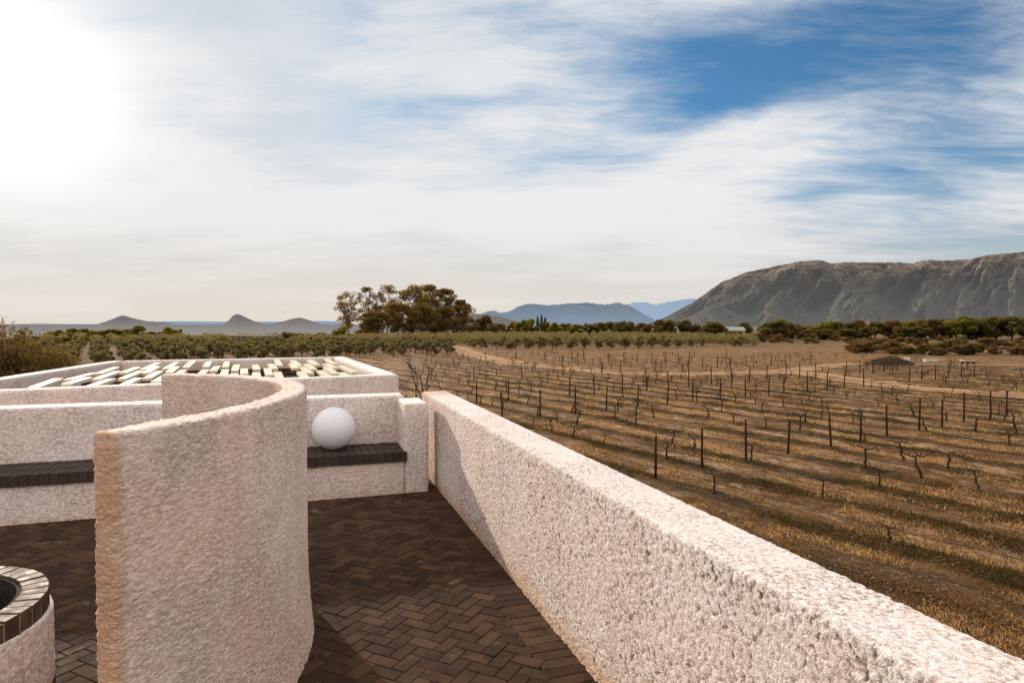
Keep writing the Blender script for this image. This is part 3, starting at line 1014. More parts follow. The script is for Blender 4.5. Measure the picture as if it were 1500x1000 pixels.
# (px, distance, kind, height in m, width in m)
hedge = [(92, 230, 'green', 3.6, 7), (108, 240, 'dark', 4.0, 7), (128, 235, 'green', 4.0, 8), (75, 215, 'green', 3.2, 6), (150, 240, 'dark', 3.2, 9), (165, 235, 'green', 3.8, 9), (186, 250, 'brown', 3.6, 7), (204, 235, 'green', 5.0, 6.4), (190, 220, 'green', 3.0, 6), (222, 240, 'dark', 2.8, 7), (250, 225, 'green', 4.6, 6.2), (238, 245, 'brown', 3, 6),
         (120, 190, 'green', 2.4, 7), (150, 175, 'dark', 2.0, 6), (100, 170, 'dark', 2.2, 6),
         (420, 170, 'dark', 3.6, 4.8), (440, 215, 'dark', 2.6, 5), (470, 230, 'dark', 2.6, 6), (502, 205, 'green', 4.6, 5.6), (493, 215, 'dark', 3.8, 4),
         (530, 290, 'scrub', 3, 8), (700, 330, 'brown', 8.5, 9), (712, 320, 'brown', 9.5, 9.5), (735, 330, 'brown', 6.0, 8), (752, 325, 'brown', 6.4, 7), (725, 300, 'dark', 4.5, 7),
         (765, 310, 'green', 7.5, 9), (778, 320, 'green', 8.0, 8), (690, 300, 'brown', 5, 9), (800, 315, 'dark', 6.5, 8), (815, 300, 'green', 6.2, 8), (830, 310, 'brown', 6.0, 9), (845, 300, 'green', 5.4, 9), (862, 305, 'dark', 5.8, 9), (880, 300, 'dark', 6.2, 8), (895, 310, 'dark', 6.6, 8), (910, 300, 'dark', 7.0, 8), (925, 305, 'dark', 6.6, 8), (940, 310, 'brown', 6.0, 8), (955, 300, 'brown', 5.6, 8), (968, 305, 'dark', 7.6, 7), (980, 300, 'dark', 7.6, 8),
         (1003, 270, 'dark', 7.2, 9), (1020, 265, 'brown', 5.4, 7), (1043, 235, 'dark', 6.4, 10), (1052, 250, 'green', 5.0, 8), (1092, 290, 'dark', 6.2, 8), (1138, 235, 'dark', 7.0, 10.5), (1125, 250, 'dark', 6.2, 8), (1158, 250, 'dark', 6.0, 9), (1143, 260, 'green', 7.6, 7), (1180, 260, 'brown', 5.2, 9), (1195, 255, 'green', 5.6, 8), (1212, 250, 'green', 6.6, 8), (1228, 255, 'dark', 6.4, 9), (1245, 260, 'dark', 6.4, 9), (1258, 265, 'brown', 7.0, 9), (1282, 255, 'dark', 6.4, 9), (1296, 265, 'green', 6.2, 7), (1312, 255, 'brown', 7.2, 10), (1332, 250, 'green', 6.6, 9), (1348, 255, 'brown', 7.2, 9), (1365, 245, 'dark', 7.4, 10), (1380, 250, 'brown', 7.6, 10), (1402, 240, 'green', 8.4, 11), (1420, 245, 'green', 8.0, 9), (1438, 240, 'dark', 7.6, 11), (1460, 235, 'dark', 8.2, 12), (1482, 230, 'dark', 8.2, 12), (1504, 230, 'dark', 8.2, 12), (1530, 230, 'dark', 8, 12), (1270, 240, 'dark', 4.6, 8), (1210, 235, 'dark', 4.0, 8), (1182, 240, 'dark', 3.6, 8), (1070, 260, 'dark', 3.0, 8), (1320, 235, 'dark', 4.8, 9), (1345, 232, 'dark', 4.6, 9), (1240, 238, 'dark', 4.0, 9)]
words = {'dark': 'dark', 'green': 'yellow-green', 'brown': 'brownish'}
hedge.sort()
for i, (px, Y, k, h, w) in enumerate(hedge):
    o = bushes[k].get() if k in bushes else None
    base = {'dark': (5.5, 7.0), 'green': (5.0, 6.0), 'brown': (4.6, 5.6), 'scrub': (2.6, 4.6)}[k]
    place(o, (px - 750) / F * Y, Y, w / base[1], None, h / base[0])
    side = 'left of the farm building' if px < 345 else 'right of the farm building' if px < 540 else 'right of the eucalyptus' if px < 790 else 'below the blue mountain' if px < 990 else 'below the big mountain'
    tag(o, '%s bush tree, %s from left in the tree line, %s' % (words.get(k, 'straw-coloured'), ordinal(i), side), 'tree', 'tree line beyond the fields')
for i in range(110):
    px = random.uniform(1085, 1540); py = random.uniform(499, 521)
    if px < 1250: py = random.uniform(494, 503)
    p = at_z(px, py, 0)
    o = bushes['scrub'].get()
    s = random.uniform(.45, 1.15)
    place(o, p[0], p[1], s, None, s * random.uniform(.6, .95))
    tag(o, 'dry straw-coloured scrub bush on the rough ground below the right-hand trees', 'bush', 'dry scrub at the right')
for (px, py, s) in ((1405, 517, 1.5), (1375, 519, 1.2), (1352, 520, 1.1), (1425, 520, 1.2), (1330, 519, .9)):
    p = at_z(px, py, 0)
    o = bushes['dark'].get(); place(o, p[0], p[1], s * .45, None, s * .33)
    tag(o, 'low dark bush in the shaded strip behind the white boxes, %s' % {1405: 'largest one', 1375: 'left of the largest', 1352: 'above the low white trough', 1425: 'rightmost', 1330: 'next to the brush pile'}[px], 'bush', 'low dark bushes behind the brush pile')
for k in bushes.values(): k.drop_unused()
olv.drop_unused()
# cypresses
for i, px in enumerate((787.5, 793.5, 799)):
    b = MB(); H = (9.6, 10.6, 9.2)[i]
    root = empty('cypress_tree', (0, 0, 0))
    for k in range(16):
        h = H * (k + .5) / 16
        rr = 1.0 * math.sin(math.pi * min(.97, (k + 1.2) / 17)) ** .7
        pts, d = clump_points((0, 0, h), (rr, rr, H / 16), 60, .5)
        b.quads(pts, .3, np.clip(.3 + .3 * d[:, 2] + rng.normal(0, .1, 60), 0, 1), 1.5)
    b.build('crown', M['dark_leaf'], root)
    t_ = MB(); t_.tube([(0, 0, -.2), (0, 0, H * .5), (0, 0, H * .9)], [.22, .14, .04], 6); t_.build('trunk', M['bark'], root)
    place(root, (px - 750) / F * 345, 345 + i * 2)
    tag(root, 'slim dark cypress rising above the tree line, %s of three' % ('left', 'middle', 'right')[i], 'tree', 'three cypresses')
# small tree with a clear pale stem
t_ = make_tree('small_tree', 4.2, 1.5, 1.9, 9, M['dark_leaf'], M['pale_bark'], 80, .15, .09, flat=1.2, crown_lo=.5)
place(t_, (265 - 750) / F * 205, 205)
tag(t_, 'small slender tree with oval dark crown on a pale stem beyond the pergola', 'tree')

# big feathery shrub at the left edge
root = empty('feathery_shrub', (0, 0, 0))
cb = MB(); tb = MB()
for i in range(330):
    q = random.random() * 6.28; rr = 2.5 * random.random() ** .55
    top = np.array((rr * math.cos(q), rr * math.sin(q), (5.8 - .34 * rr ** 1.7) * random.uniform(.3, 1.06)))
    basep = np.array((top[0] * .35, top[1] * .35, 0))
    P = np.array(limb_path(basep, top, .1, 6))
    tb.tube(P, np.linspace(.05, .006, 7), 4, cap=False)
    for k in range(12):
        s = random.uniform(.25, 1)
        c = basep + (top - basep) * s
        pts, d = clump_points(c, (.38, .38, .45), 34, .1)
        cb.quads(pts, .085, np.clip(.22 + .5 * (pts[:, 2] / 6) * random.uniform(.4, 1.2) + .2 * d[:, 2] + rng.normal(0, .15, 34), 0, 1), 1.2, .4)
tb.build('stems', M['dead_twig'], root); cb.build('foliage', M['shrub_leaf'], root)
place(root, -19.5, 24.5, 1.0, 0)
tag(root, 'big feathery brown-green shrub at the left edge behind the pergola wall', 'shrub')


def bare_tree(name, H, spread, rt, levels, seed):
    random.seed(seed)
    b = MB()
    def grow(p, d, L, r, lev):
        pts = [p]
        dd = np.array(d)
        for k in range(4):
            dd = dd + rng.normal(0, .09, 3) + np.array((0, 0, .10)); dd /= np.linalg.norm(dd)
            pts.append(pts[-1] + dd * L / 4)
        b.tube(pts, np.linspace(r, r * .62, 5), 6 if lev == 0 else 4, cap=False)
        if lev >= levels: return
        for k in range(random.randint(2, 4) if lev else 6):
            s = random.randint(1, 4) if k else 4
            az = random.random() * 6.28
            nd = dd * .75 + spread * np.array((math.cos(az), math.sin(az), random.uniform(-.1, .5)))
            nd /= np.linalg.norm(nd)
            grow(pts[s], nd, L * random.uniform(.5, .75), r * random.uniform(.42, .6), lev + 1)
    grow(np.array((0, 0, -.1)), (0, 0, 1), H * .45, rt, 0)
    return b
b = bare_tree('bare_tree', 4.9, .62, .085, 4, 14)
o = b.build('bare_tree', M['dead_twig'])
p = at_z(627, 640, 0); place(o, (627 - 750) / F * 30, 30, 1.0, 1.0)
tag(o, 'leafless branching tree behind the gap between bench block and parapet', 'tree')
b = bare_tree('bare_sapling', 4.3, .22, .045, 2, 9)
o = b.build('bare_sapling', M['dead_twig']); place(o, (1072 - 750) / F * 58, 58, 1.0, 0)
tag(o, 'thin tall leafless sapling standing among the middle vineyard posts', 'tree')
random.seed(21)

# ------------------------------------------------------------------ vineyard posts and vines
def st2xy(s, t):
    return RS * s + RT * t
def post_mesh(h, r, k):
    b = MB()
    pts = [(random.gauss(0, .006), random.gauss(0, .006), z) for z in (-.3, h * .3, h * .65, h)]
    b.tube(pts, [r * 1.1, r, r * .95, r * .86], 8)
    return b
pmesh = []
for k in range(4):
    pmesh.append(post_mesh(1.62, .052, k).build('vineyard_post', M['post_wood'], None, True))
posts = []
lines = [(17.65, 17.5, 16, 'front', 1), (33.2, 17.5, 24, 'second', 1), (41.3, 17.5, 24, 'third', 1), (57.0, 17.5, 24, 'fourth', 1), (72, 17.5, 26, 'fifth', 1), (88, 20, 20, 'sixth', 1)]
used = [False] * 4
for (s0, t0, n, nm, h) in lines:
    c = 0
    for i in range(n):
        s_ = s0 + random.gauss(0, .12); t_ = t0 + i * TSP + random.gauss(0, .07)
        if s0 > 34 and random.random() < (.08 if s0 < 45 else .35): continue
        if s0 == 33.2: pass
        x, y = st2xy(s_, t_)
        px = 750 + F * x / y; py = 474 + EYE * F / y
        if not (600 < px < 1540): continue
        if track_dist(x, y) < 1.6: continue
        if px < 690: continue
        k = random.randrange(4)
        if not used[k]:
            o = pmesh[k]; used[k] = True
        else:
            o = pmesh[k].copy(); col.objects.link(o)
        place(o, x, y, 1.0, None, random.uniform(.94, 1.07) * (1.0 if s0 < 50 else .95))
        o.rotation_euler = (random.gauss(0, .025), random.gauss(0, .025), random.random() * 6)
        tag(o, 'dark wooden vineyard post, %s from the left in the %s line of posts' % (ordinal(c), nm), 'post', 'vineyard posts')
        c += 1
for k in range(4):
    if not used[k]: bpy.data.objects.remove(pmesh[k])

def vine_mesh(seed, fine=True):
    random.seed(seed)
    b = MB()
    H = random.uniform(.42, .66)
    lean = random.uniform(-.28, .28)
    pts = [np.array((0, 0, -.1))]
    for k in range(1, 8):
        s = k / 7
        pts.append(np.array((lean * s + random.gauss(0, .027), random.gauss(0, .027), H * s)))
    b.tube(pts, np.linspace(.046, .028, 8) * np.array([random.uniform(.85, 1.25) for _ in range(8)]), 7)
    for sd in (-1, 1):
        L = random.uniform(.35, .75)
        a = [pts[-1]]
        for k in range(1, 6):
            a.append(pts[-1] + np.array((sd * L * k / 5, random.gauss(0, .03), .05 + random.gauss(0, .03))))
        b.tube(a, np.linspace(.026, .012, 6), 6)
        for k in range(1, 6):
            if random.random() < .75:
                hh = random.uniform(.05, .28)
                b.tube([a[k], a[k] + np.array((random.gauss(0, .04), random.gauss(0, .04), hh * .5)), a[k] + np.array((random.gauss(0, .09), random.gauss(0, .09), hh))], [.010, .008, .004], 4)
    return b
vm = [vine_mesh(100 + k).build('grape_vine', M['vine_bark'], None, True) for k in range(7)]
random.seed(33)
cand = []
for i in range(0, 34):
    t_ = T0 + i * TSP
    s_ = -40.0
    while s_ < 100:
        s_ += 1.9 + random.gauss(0, .2)
        if random.random() < .55: continue
        x, y = st2xy(s_, t_ + random.gauss(0, .06))
        if y < 11: continue
        px = 750 + F * x / y; py = 474 + EYE * F / y
        if not (630 < px < 1560) or py < 520: continue
        if py > 575 + (px - 655) * .465 + 60: continue
        if track_dist(x, y) < 2.6: continue
        if px < 690 and py > 530 and y < 30: continue
        cand.append((math.hypot(x, y), x, y, i, px))
cand.sort()
used = [False] * 7
ang = math.atan2(RS[1], RS[0])
for i, (d, x, y, row, px) in enumerate(cand[:290]):
    k = random.randrange(7)
    if not used[k]: o = vm[k]; used[k] = True
    else: o = vm[k].copy(); col.objects.link(o)
    s = random.uniform(.85, 1.2)
    place(o, x, y, s, ang + random.choice((0, math.pi)) + random.gauss(0, .1))
    if i < 24:
        lab = 'bare gnarled vine stock, %s nearest to the parapet, in the lower right field' % ordinal(i)
    else:
        lab = 'bare pruned vine stock in vine row %s counted from the parapet' % ordinal(max(0, row + 2))
    tag(o, lab, 'vine', 'bare vines in the vineyard')
for k in range(7):
    if not used[k]: bpy.data.objects.remove(vm[k])
b = MB()
for (d, x, y, row, px) in cand[290:]:
    if random.random() < .5: continue
    z = float(ground_z(x, y))
    j = random.uniform(-.2, .2)
    b.tube([(x, y, z - .05), (x + j * RS[0], y + j * RS[1], z + .7)], [.05, .035], 4)
    L = random.uniform(.4, .8)
    b.tube([(x - L * RS[0], y - L * RS[1], z + .72), (x, y, z + .7), (x + L * RS[0], y + L * RS[1], z + .74)], [.02, .03, .02], 4)
o = b.build('vine_rows', M['vine_bark']); tag(o, 'far rows of bare vines fading into lines across the brown field', 'vines', kind='stuff')

# drip hoses along the rows
for i in range(-1, 30):
    t_ = T0 + i * TSP
    P = []
    s_ = -42.0
    while s_ < 92:
        x, y = st2xy(s_, t_)
        if y > 9 and 560 < 750 + F * x / y < 1700 and track_dist(x, y) > 2.0:
            P.append((x, y, float(ground_z(x, y)) + .42 + .04 * math.sin(s_ * 1.3)))
        elif len(P) > 3 and y > 9:
            if track_dist(x, y) <= 2.0: break
        s_ += 1.2
    if len(P) < 4: continue
    b = MB(); b.tube(P, [.006 + .00016 * p[1] for p in P], 4)
    o = b.build('drip_hose', M['hose'], origin=np.array((P[0][0], P[0][1], 0)))
    tag(o, 'thin black drip hose strung along vine row %s counted from the parapet' % ordinal(i + 1), 'hose', 'drip hoses along the vine rows')

# grass and weeds
def tufts(n, name, mat, label, on_row, hmin, hmax, per, ymax):
    b = MB()
    c = 0
    tries = 0
    Cs = []
    while c < n and tries < n * 60:
        tries += 1
        px = random.uniform(640, 1540); py = 474 + (EYE * F) / random.uniform(11, ymax) if random.random() < .5 else random.uniform(560, 980)
        p = at_z(px, py, 0)
        x, y = p[0], p[1]
        if py > 575 + (px - 655) * .465 + 40: continue
        t = RT[0] * x + RT[1] * y; s = RS[0] * x + RS[1] * y
        ph = abs(((t - T0) / TSP + .5) % 1 - .5)
        nz = mnoise.fractal(Vector((s * .16, t * .6, 4 if on_row else 9)), 1, 2, 3)
        if on_row is None:
            if nz < -.25: continue
        elif on_row:
            if ph > .22 or nz < .06: continue
        else:
            if ph < .1 or nz < .13: continue
        if on_row and t < 16.4: continue
        if math.hypot(x - 0, y) > 45 and track_dist(np.array(x), np.array(y)) < 1.9: continue
        Cs.append((x, y)); c += 1
    Cs = np.array(Cs)
    Z = ground_z(Cs[:, 0], Cs[:, 1])
    k = len(Cs) * per
    ix = np.repeat(np.arange(len(Cs)), per)
    r = np.hypot(Cs[ix, 0], Cs[ix, 1])
    grow = 1 + np.clip((r - 25) / 60, 0, 1.5)
    base = np.stack([Cs[ix, 0] + rng.normal(0, .17, k) * grow, Cs[ix, 1] + rng.normal(0, .17, k) * grow, Z[ix] - .01], 1)
    d = np.stack([rng.normal(0, .5, k), rng.normal(0, .5, k), np.ones(k)], 1)
    h = rng.uniform(hmin, hmax, k) * (0.6 + .8 * rng.random(len(Cs)))[ix]
    q = rng.random(k) * 6.28
    wdt = (.005 + .00048 * r) * rng.uniform(.6, 1.3, k)
    side = np.stack([np.cos(q) * wdt, np.sin(q) * wdt, np.zeros(k)], 1)
    tip = base + d * h[:, None]
    V = np.stack([base - side, base + side, tip + side * .15, tip - side * .15], 1).reshape(-1, 3)
    tone = np.repeat(np.clip(rng.normal(.5, .25, k), 0, 1), 4)
    b.add(V, np.arange(4 * k).reshape(-1, 4), tone)
    o = b.build(name, mat); tag(o, label, 'grass', kind='stuff')
tufts(3000, 'dry_grass', M['straw'], 'straw-coloured dry grass between the vine rows', False, .02, .10, 20, 75)
tufts(3000, 'weeds', M['weed'], 'low dark green weeds under the vines', True, .02, .095, 22, 75)
tufts(9500, 'dead_weeds', M['dead_weed'], 'low brown dead weeds scattered over the bare soil', None, .01, .07, 14, 135)

# clods and pebbles on the bare soil
b = MB()
OCT = np.array([(1, 0, 0), (-1, 0, 0), (0, 1, 0), (0, -1, 0), (0, 0, 1), (0, 0, -1)], float)
OF = np.array([(0, 2, 4), (2, 1, 4), (1, 3, 4), (3, 0, 4), (2, 0, 5), (1, 2, 5), (3, 1, 5), (0, 3, 5)])
n_ = 0
while n_ < 7000:
    px = random.uniform(640, 1540); py = random.uniform(575, 985)
    if py > 575 + (px - 655) * .465 + 40: continue
    p = at_z(px, py, 0)
    n_ += 1
    q = random.random() * 6.28
    P = OCT * rng.uniform(.55, 1.2, (6, 3)) * random.uniform(.012, .042) * (1 + p[1] / 60)
    P = P @ np.array(((math.cos(q), math.sin(q), 0), (-math.sin(q), math.cos(q), 0), (0, 0, .7)))
    b.add(P + np.array((p[0], p[1], float(ground_z(p[0], p[1])) + .004)), OF, random.random())
M['clod'] = plain_mat('clod', (.20, .118, .064), .95, .05, .45, 3, .5)
o = b.build('soil_clods', M['clod']); tag(o, 'brown clods and pebbles lying on the vineyard soil', 'soil', kind='stuff')

# ------------------------------------------------------------------ farm buildings and small things far off
M['white_paint'] = plain_mat('white_paint', (.58, .56, .52), .8, .2, .2, 2)
M['cream'] = plain_mat('cream', (.45, .36, .25), .85, .2, .2, 2)
M['grey_roof'] = plain_mat('grey_roof', (.20, .17, .15), .7, .3, .2, 2)
M['green_roof'] = plain_mat('green_roof', (.36, .42, .36), .6, .3, .15, 2)
M['dark_open'] = plain_mat('dark_open', (.015, .013, .012), .9, .1)
M['earth'] = plain_mat('earth', (.085, .055, .034), .95, .05, .5, 3, .9)
Y = 172; x0, x1 = (343 - 750) / F * Y, (399 - 750) / F * Y
fb_ = empty('farm_building', ((x0 + x1) / 2, Y, 0))
tag(fb_, 'long low farm building with pale columns beyond the pergola', 'building')
wd = x1 - x0
b = MB(); b.box((0, 3, 1.2), (wd, 3.6, 2.4)); b.build('wall', M['cream'], fb_)
b = MB(); b.box((-.2, 1.6, 2.55), (wd + 1.2, 7, .22), 0, .5, (0, 0)); b.box((-.2, 2.2, 2.75), (wd + .6, 5, .2)); b.build('roof', M['grey_roof'], fb_)
for i in range(6):
    b = MB(); b.tube([(0, 0, -.1), (0, 0, .3), (0, 0, 2.44)], [.24, .2, .17], 10)
    o = b.build('column', M['white_paint'], fb_); o.location = (-wd / 2 + .6 + i * (wd - 1.2) / 5, -1.3, 0)
for i in range(3):
    b = MB(); b.box((0, 0, 1.05), (1.2, .06, 2.1)); o = b.build('door', M['dark_open'], fb_); o.location = (-wd / 3 + i * wd / 3, 1.17, 0)
Y = 215
sh = empty('field_shelter', ((446 - 750) / F * Y, Y, 0)); tag(sh, 'thin flat white roof shelter left of the eucalyptus stand', 'shelter')
b = MB(); b.box((0, 0, 1.9), (4.4, 3, .14)); b.build('roof', M['white_paint'], sh)
for sx in (-1, 1):
    for sy in (-1, 1):
        b = MB(); b.tube([(0, 0, -.1), (0, 0, 1.84)], [.06, .06], 6); o = b.build('leg', M['grey_roof'], sh); o.location = (sx * 2, sy * 1.3, 0)
def gable(name, label, px, Y, w, dp, h, rh, wall, roof, cat, wins):
    root = empty(name, ((px - 750) / F * Y, Y, 0)); tag(root, label, cat)
    b = MB()
    b.add([(-w / 2, 0, 0), (w / 2, 0, 0), (w / 2, 0, h), (-w / 2, 0, h), (-w / 2, dp, 0), (w / 2, dp, 0), (w / 2, dp, h), (-w / 2, dp, h), (-w / 2, dp / 2, h + rh), (w / 2, dp / 2, h + rh)],
          [(0, 1, 2, 3), (5, 4, 7, 6), (1, 5, 6, 9, 2), (4, 0, 3, 8, 7)])
    b.build('wall', wall, root)
    b = MB(); e = .35
    for sy in (-1, 1):
        yb = -e if sy < 0 else dp + e
        zb = h - e * rh / (dp / 2)
        b.add([(-w / 2 - e, yb, zb + .04), (w / 2 + e, yb, zb + .04), (w / 2 + e, dp / 2, h + rh + .04), (-w / 2 - e, dp / 2, h + rh + .04), (-w / 2 - e, yb, zb + .18), (w / 2 + e, yb, zb + .18), (w / 2 + e, dp / 2, h + rh + .18), (-w / 2 - e, dp / 2, h + rh + .18)],
              [(0, 1, 2, 3), (4, 5, 6, 7), (0, 1, 5, 4), (1, 2, 6, 5), (2, 3, 7, 6), (3, 0, 4, 7)])
    b.build('roof', roof, root)
    for (wx, wz, ww, wh, nm) in wins:
        b = MB(); b.box((0, 0, 0), (ww, .06, wh)); o = b.build(nm, M['dark_open'], root); o.location = (wx, -.02, wz)
    return root
gable('white_farmhouse', 'small white gabled farmhouse half hidden in the dark trees below the big mountain', 1270, 400, 4.2, 7, 6.2, 1.2, M['white_paint'], M['grey_roof'], 'building', [(-1, 4.8, .7, 1, 'window'), (1, 4.8, .7, 1, 'window'), (0, 1, .9, 2, 'door')])
gable('white_cottage', 'tiny white cottage just right of the white farmhouse among the trees', 1297, 420, 3.2, 5, 6.6, .8, M['white_paint'], M['grey_roof'], 'building', [(0, 5.6, .8, .8, 'window')])
gable('tan_shed', 'tan shed with pale green roof between dark bushes below the mountain', 1080, 275, 6.6, 6, 3.0, 1.4, M['cream'], M['green_roof'], 'shed', [(-1.5, 1.1, 1.6, 2.2, 'door'), (1.8, 1.8, .9, .8, 'window')])

# brush pile
p = at_z(1303, 534, 0)
b = MB()
nq = 36; nr_ = 12
V = []; Fc = []
for i in range(nr_ + 1):
    rr = i / nr_
    for j in range(nq):
        q = j / nq * 6.28318
        nz = mnoise.fractal(Vector((math.cos(q) * rr * 3, math.sin(q) * rr * 3, 2)), 1, 2, 4)
        V.append((3.6 * rr * math.cos(q), 2.0 * rr * math.sin(q), 1.15 * (1 - rr) ** .7 * (1 + .5 * nz) - .05))
for i in range(nr_):
    for j in range(nq):
        k = (j + 1) % nq
        Fc.append((i * nq + j, (i + 1) * nq + j, (i + 1) * nq + k, i * nq + k))
b.add(V, Fc)
for i in range(240):
    q = random.random() * 6.28; rr = random.random() ** .5
    c = np.array((3.6 * rr * math.cos(q), 2 * rr * math.sin(q), 1.3 * (1 - rr) ** .7))
    d = np.array((random.gauss(0, 1), random.gauss(0, 1), random.gauss(0, .5))); d /= np.linalg.norm(d)
    b.tube([c - d * .5, c + d * random.uniform(.3, .9)], [.02, .008], 4)
o = b.build('brush_pile', M['earth'], origin=np.zeros(3)); o.location = (float(p[0]), float(p[1]), 0)
tag(o, 'dark mound of earth and brushwood at the end of the dirt track', 'brush pile')
# white things beside it
p = at_z(1328, 531, 0)
tk = empty('water_tank', (p[0], p[1], 0)); tk.scale = (.75, .75, .75); tag(tk, 'small white plastic tank next to the brush pile', 'tank')
b = MB(); b.tube([(-.6, 0, .6), (-.52, 0, .6), (.52, 0, .6), (.6, 0, .6)], [.3, .42, .42, .3], 16); b.build('body', M['white_paint'], tk, True)
b = MB(); b.box((-.35, 0, .12), (.1, .7, .25)); b.box((.35, 0, .12), (.1, .7, .25)); b.build('stand', M['dark_open'], tk)
p = at_z(1363, 532, 0)
tr_ = empty('feed_trough', (p[0], p[1], 0)); tag(tr_, 'low white trough left of the long white-topped trailer', 'trough')
b = MB()
b.add([(-.9, -.25, .25), (.9, -.25, .25), (.9, .25, .25), (-.9, .25, .25), (-1, -.35, .62), (1, -.35, .62), (1, .35, .62), (-1, .35, .62), (-.94, -.29, .62), (.94, -.29, .62), (.94, .29, .62), (-.94, .29, .62), (-.85, -.2, .3), (.85, -.2, .3), (.85, .2, .3), (-.85, .2, .3)],
      [(3, 2, 1, 0), (0, 1, 5, 4), (1, 2, 6, 5), (2, 3, 7, 6), (3, 0, 4, 7), (4, 5, 9, 8), (5, 6, 10, 9), (6, 7, 11, 10), (7, 4, 8, 11), (8, 9, 13, 12), (9, 10, 14, 13), (10, 11, 15, 14), (11, 8, 12, 15), (12, 13, 14, 15)])
b.build('basin', M['white_paint'], tr_)
for sx in (-.8, .8):
    b = MB(); b.box((0, 0, .125), (.1, .5, .25)); o = b.build('leg', M['grey_roof'], tr_); o.location = (sx, 0, 0)
p = at_z(1418, 532.5, 0)
tl = empty('farm_trailer', (p[0], p[1], 0)); tl.scale = (.72, .72, .62); tag(tl, 'long low farm trailer with white deck behind the right-hand posts', 'trailer')
b = MB(); b.box((0, 0, .68), (2.7, 1.3, .07)); b.box((-1.25, 0, .8), (.2, 1.2, .18)); b.build('deck', M['white_paint'], tl)
b = MB(); b.box((0, -.5, .55), (2.8, .1, .14)); b.box((0, .5, .55), (2.8, .1, .14)); b.box((1.9, 0, .52), (1.0, .08, .08)); b.build('chassis', M['dark_open'], tl)
for sx in (-.6, .6):
    for sy in (-.72, .72):
        b = MB(); b.tube([(0, -.09, 0), (0, .09, 0)], [.29, .29], 18); o = b.build('wheel', M['dark_open'], tl); o.location = (sx, sy, .29)
        b = MB(); b.tube([(0, -.1, 0), (0, .1, 0)], [.14, .14], 12); b.build('rim', M['grey_roof'], o)

# ------------------------------------------------------------------ sky and sun
wld = bpy.data.worlds.new('World')
sc.world = wld
wld.use_nodes = True
nt = NT(wld.node_tree); nt.n.clear()
out = nt.node('ShaderNodeOutputWorld')
bg = nt.node('ShaderNodeBackground'); nt.link(bg.outputs[0], out.inputs[0])
sky = nt.node('ShaderNodeTexSky', sky_type='NISHITA')
sky.sun_disc = False
sky.sun_elevation = SUN_EL
sky.sun_rotation = SUN_AZ
sky.altitude = 200; sky.air_density = 1.0; sky.dust_density = .6; sky.ozone_density = 2.0
STR = .10
CLOUD_SHIFT = (21.3, 35.7, 7.5)
bg.inputs['Strength'].default_value = STR
d = nt.node('ShaderNodeTexCoord').outputs['Generated']
sp = nt.node('ShaderNodeSeparateXYZ'); nt.link(d, sp.inputs[0])
X, Yd, Z = sp.outputs
zc = nt.m('ADD', nt.m('MAXIMUM', Z, 0.0), .12)
cb_ = nt.node('ShaderNodeCombineXYZ'); nt.link(nt.m('DIVIDE', X, zc), cb_.inputs[0]); nt.link(nt.m('DIVIDE', Yd, zc), cb_.inputs[1])
pl = cb_.outputs[0]
sd = nt.vm('DOT_PRODUCT', d, tuple(SUN))
sdp = nt.m('MAXIMUM', sd, 0.0)
pl = nt.vm('ADD', pl, CLOUD_SHIFT)
warp = nt.noise(pl, .6, 4, .55)
warp2 = nt.noise(nt.vm('ADD', pl, (7.3, 2.1, 0)), .6, 4, .55)
wv = nt.node('ShaderNodeCombineXYZ'); nt.link(nt.m('MULTIPLY', warp, .75), wv.inputs[0]); nt.link(nt.m('MULTIPLY', warp2, .55), wv.inputs[1])
plw = nt.vm('ADD', pl, wv.outputs[0])
c1 = nt.noise(nt.scale(plw, (.75, 1.35, 1), R(48)), 1.0, 12, .62, .0)
c2 = nt.noise(nt.scale(plw, (.5, 2.4, 1), R(-38)), 2.0, 12, .70, .1)
c4 = nt.noise(nt.scale(plw, (.8, 3.0, 1), R(14)), 4.5, 10, .72, .0)
c3 = nt.noise(plw, .45, 3, .5, .2)
cv = nt.m('ADD', nt.m('MULTIPLY', nt.m('SUBTRACT', c1, .5), 1.3), nt.m('MULTIPLY', nt.m('SUBTRACT', c2, .5), .45))
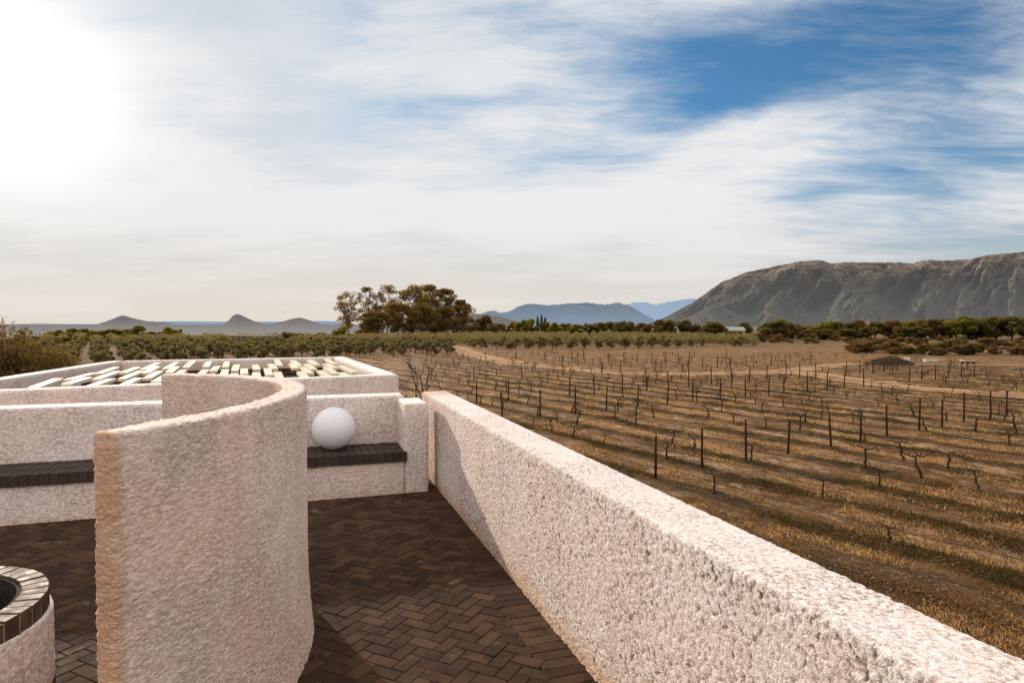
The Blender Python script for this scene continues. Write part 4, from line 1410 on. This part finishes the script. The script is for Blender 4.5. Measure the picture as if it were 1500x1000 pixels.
cv = nt.m('ADD', cv, nt.m('MULTIPLY', nt.m('SUBTRACT', c3, .5), 1.8))
bias = nt.m('ADD', nt.map(sd, .35, .95, -.03, .36), nt.map(Z, .36, .06, 0, .33))
bias = nt.m('ADD', bias, nt.map(Yd, .25, -.2, 0, .45))  # extra cloud cover added behind the camera as fill light
cv = nt.m('ADD', cv, nt.m('MULTIPLY', nt.m('SUBTRACT', c4, .5), .22))
cvn = cv
cv = nt.m('ADD', cv, bias)
cov = nt.m('MAXIMUM', nt.map(cv, -.20, .34), nt.map(sd, .84, .95))
k = 1 / STR
deep = nt.mix(1.0, sky.outputs[0], (.50, .90, 1.14), 'MULTIPLY')
ccol = nt.mix(nt.map(nt.m('ADD', cvn, nt.m('MULTIPLY', bias, .3)), -.24, .36), (.61 * k, .675 * k, .75 * k), (.86 * k, .86 * k, .86 * k))
ccol = nt.mix(nt.map(Yd, .2, -.3), ccol, (1.30 * k, 1.16 * k, 1.06 * k))  # clouds behind the camera made brighter and warmer to fill shaded walls
glow = nt.m('ADD', nt.m('MULTIPLY', nt.m('POWER', sdp, 150.0), .34), nt.m('MULTIPLY', nt.m('POWER', sdp, 9.0), .0))
gl_ = nt.mix(1.0, (1.0 * k, .97 * k, .93 * k), glow, 'MULTIPLY')
col1 = nt.mix(cov, deep, ccol)
hz_col = nt.mix(nt.map(sd, .2, .9), (.61 * k, .60 * k, .595 * k), (.79 * k, .715 * k, .625 * k))
hzf = nt.m('MULTIPLY', nt.map(Z, .21, .0), nt.map(cvn, -.35, .35, .95, .62))
col2 = nt.mix(hzf, col1, hz_col)
col3 = nt.mix(1.0, col2, gl_, 'ADD')
nt.link(col3, bg.inputs[0])

sun = bpy.data.lights.new('sun', 'SUN')
sun.energy = 4.6
sun.angle = R(1.1)
sun.color = (1.0, .86, .70)
so = bpy.data.objects.new('sun', sun)
so.rotation_euler = (-SUN).to_track_quat('-Z', 'Y').to_euler()
so.location = (-20, 20, 30)
col.objects.link(so)
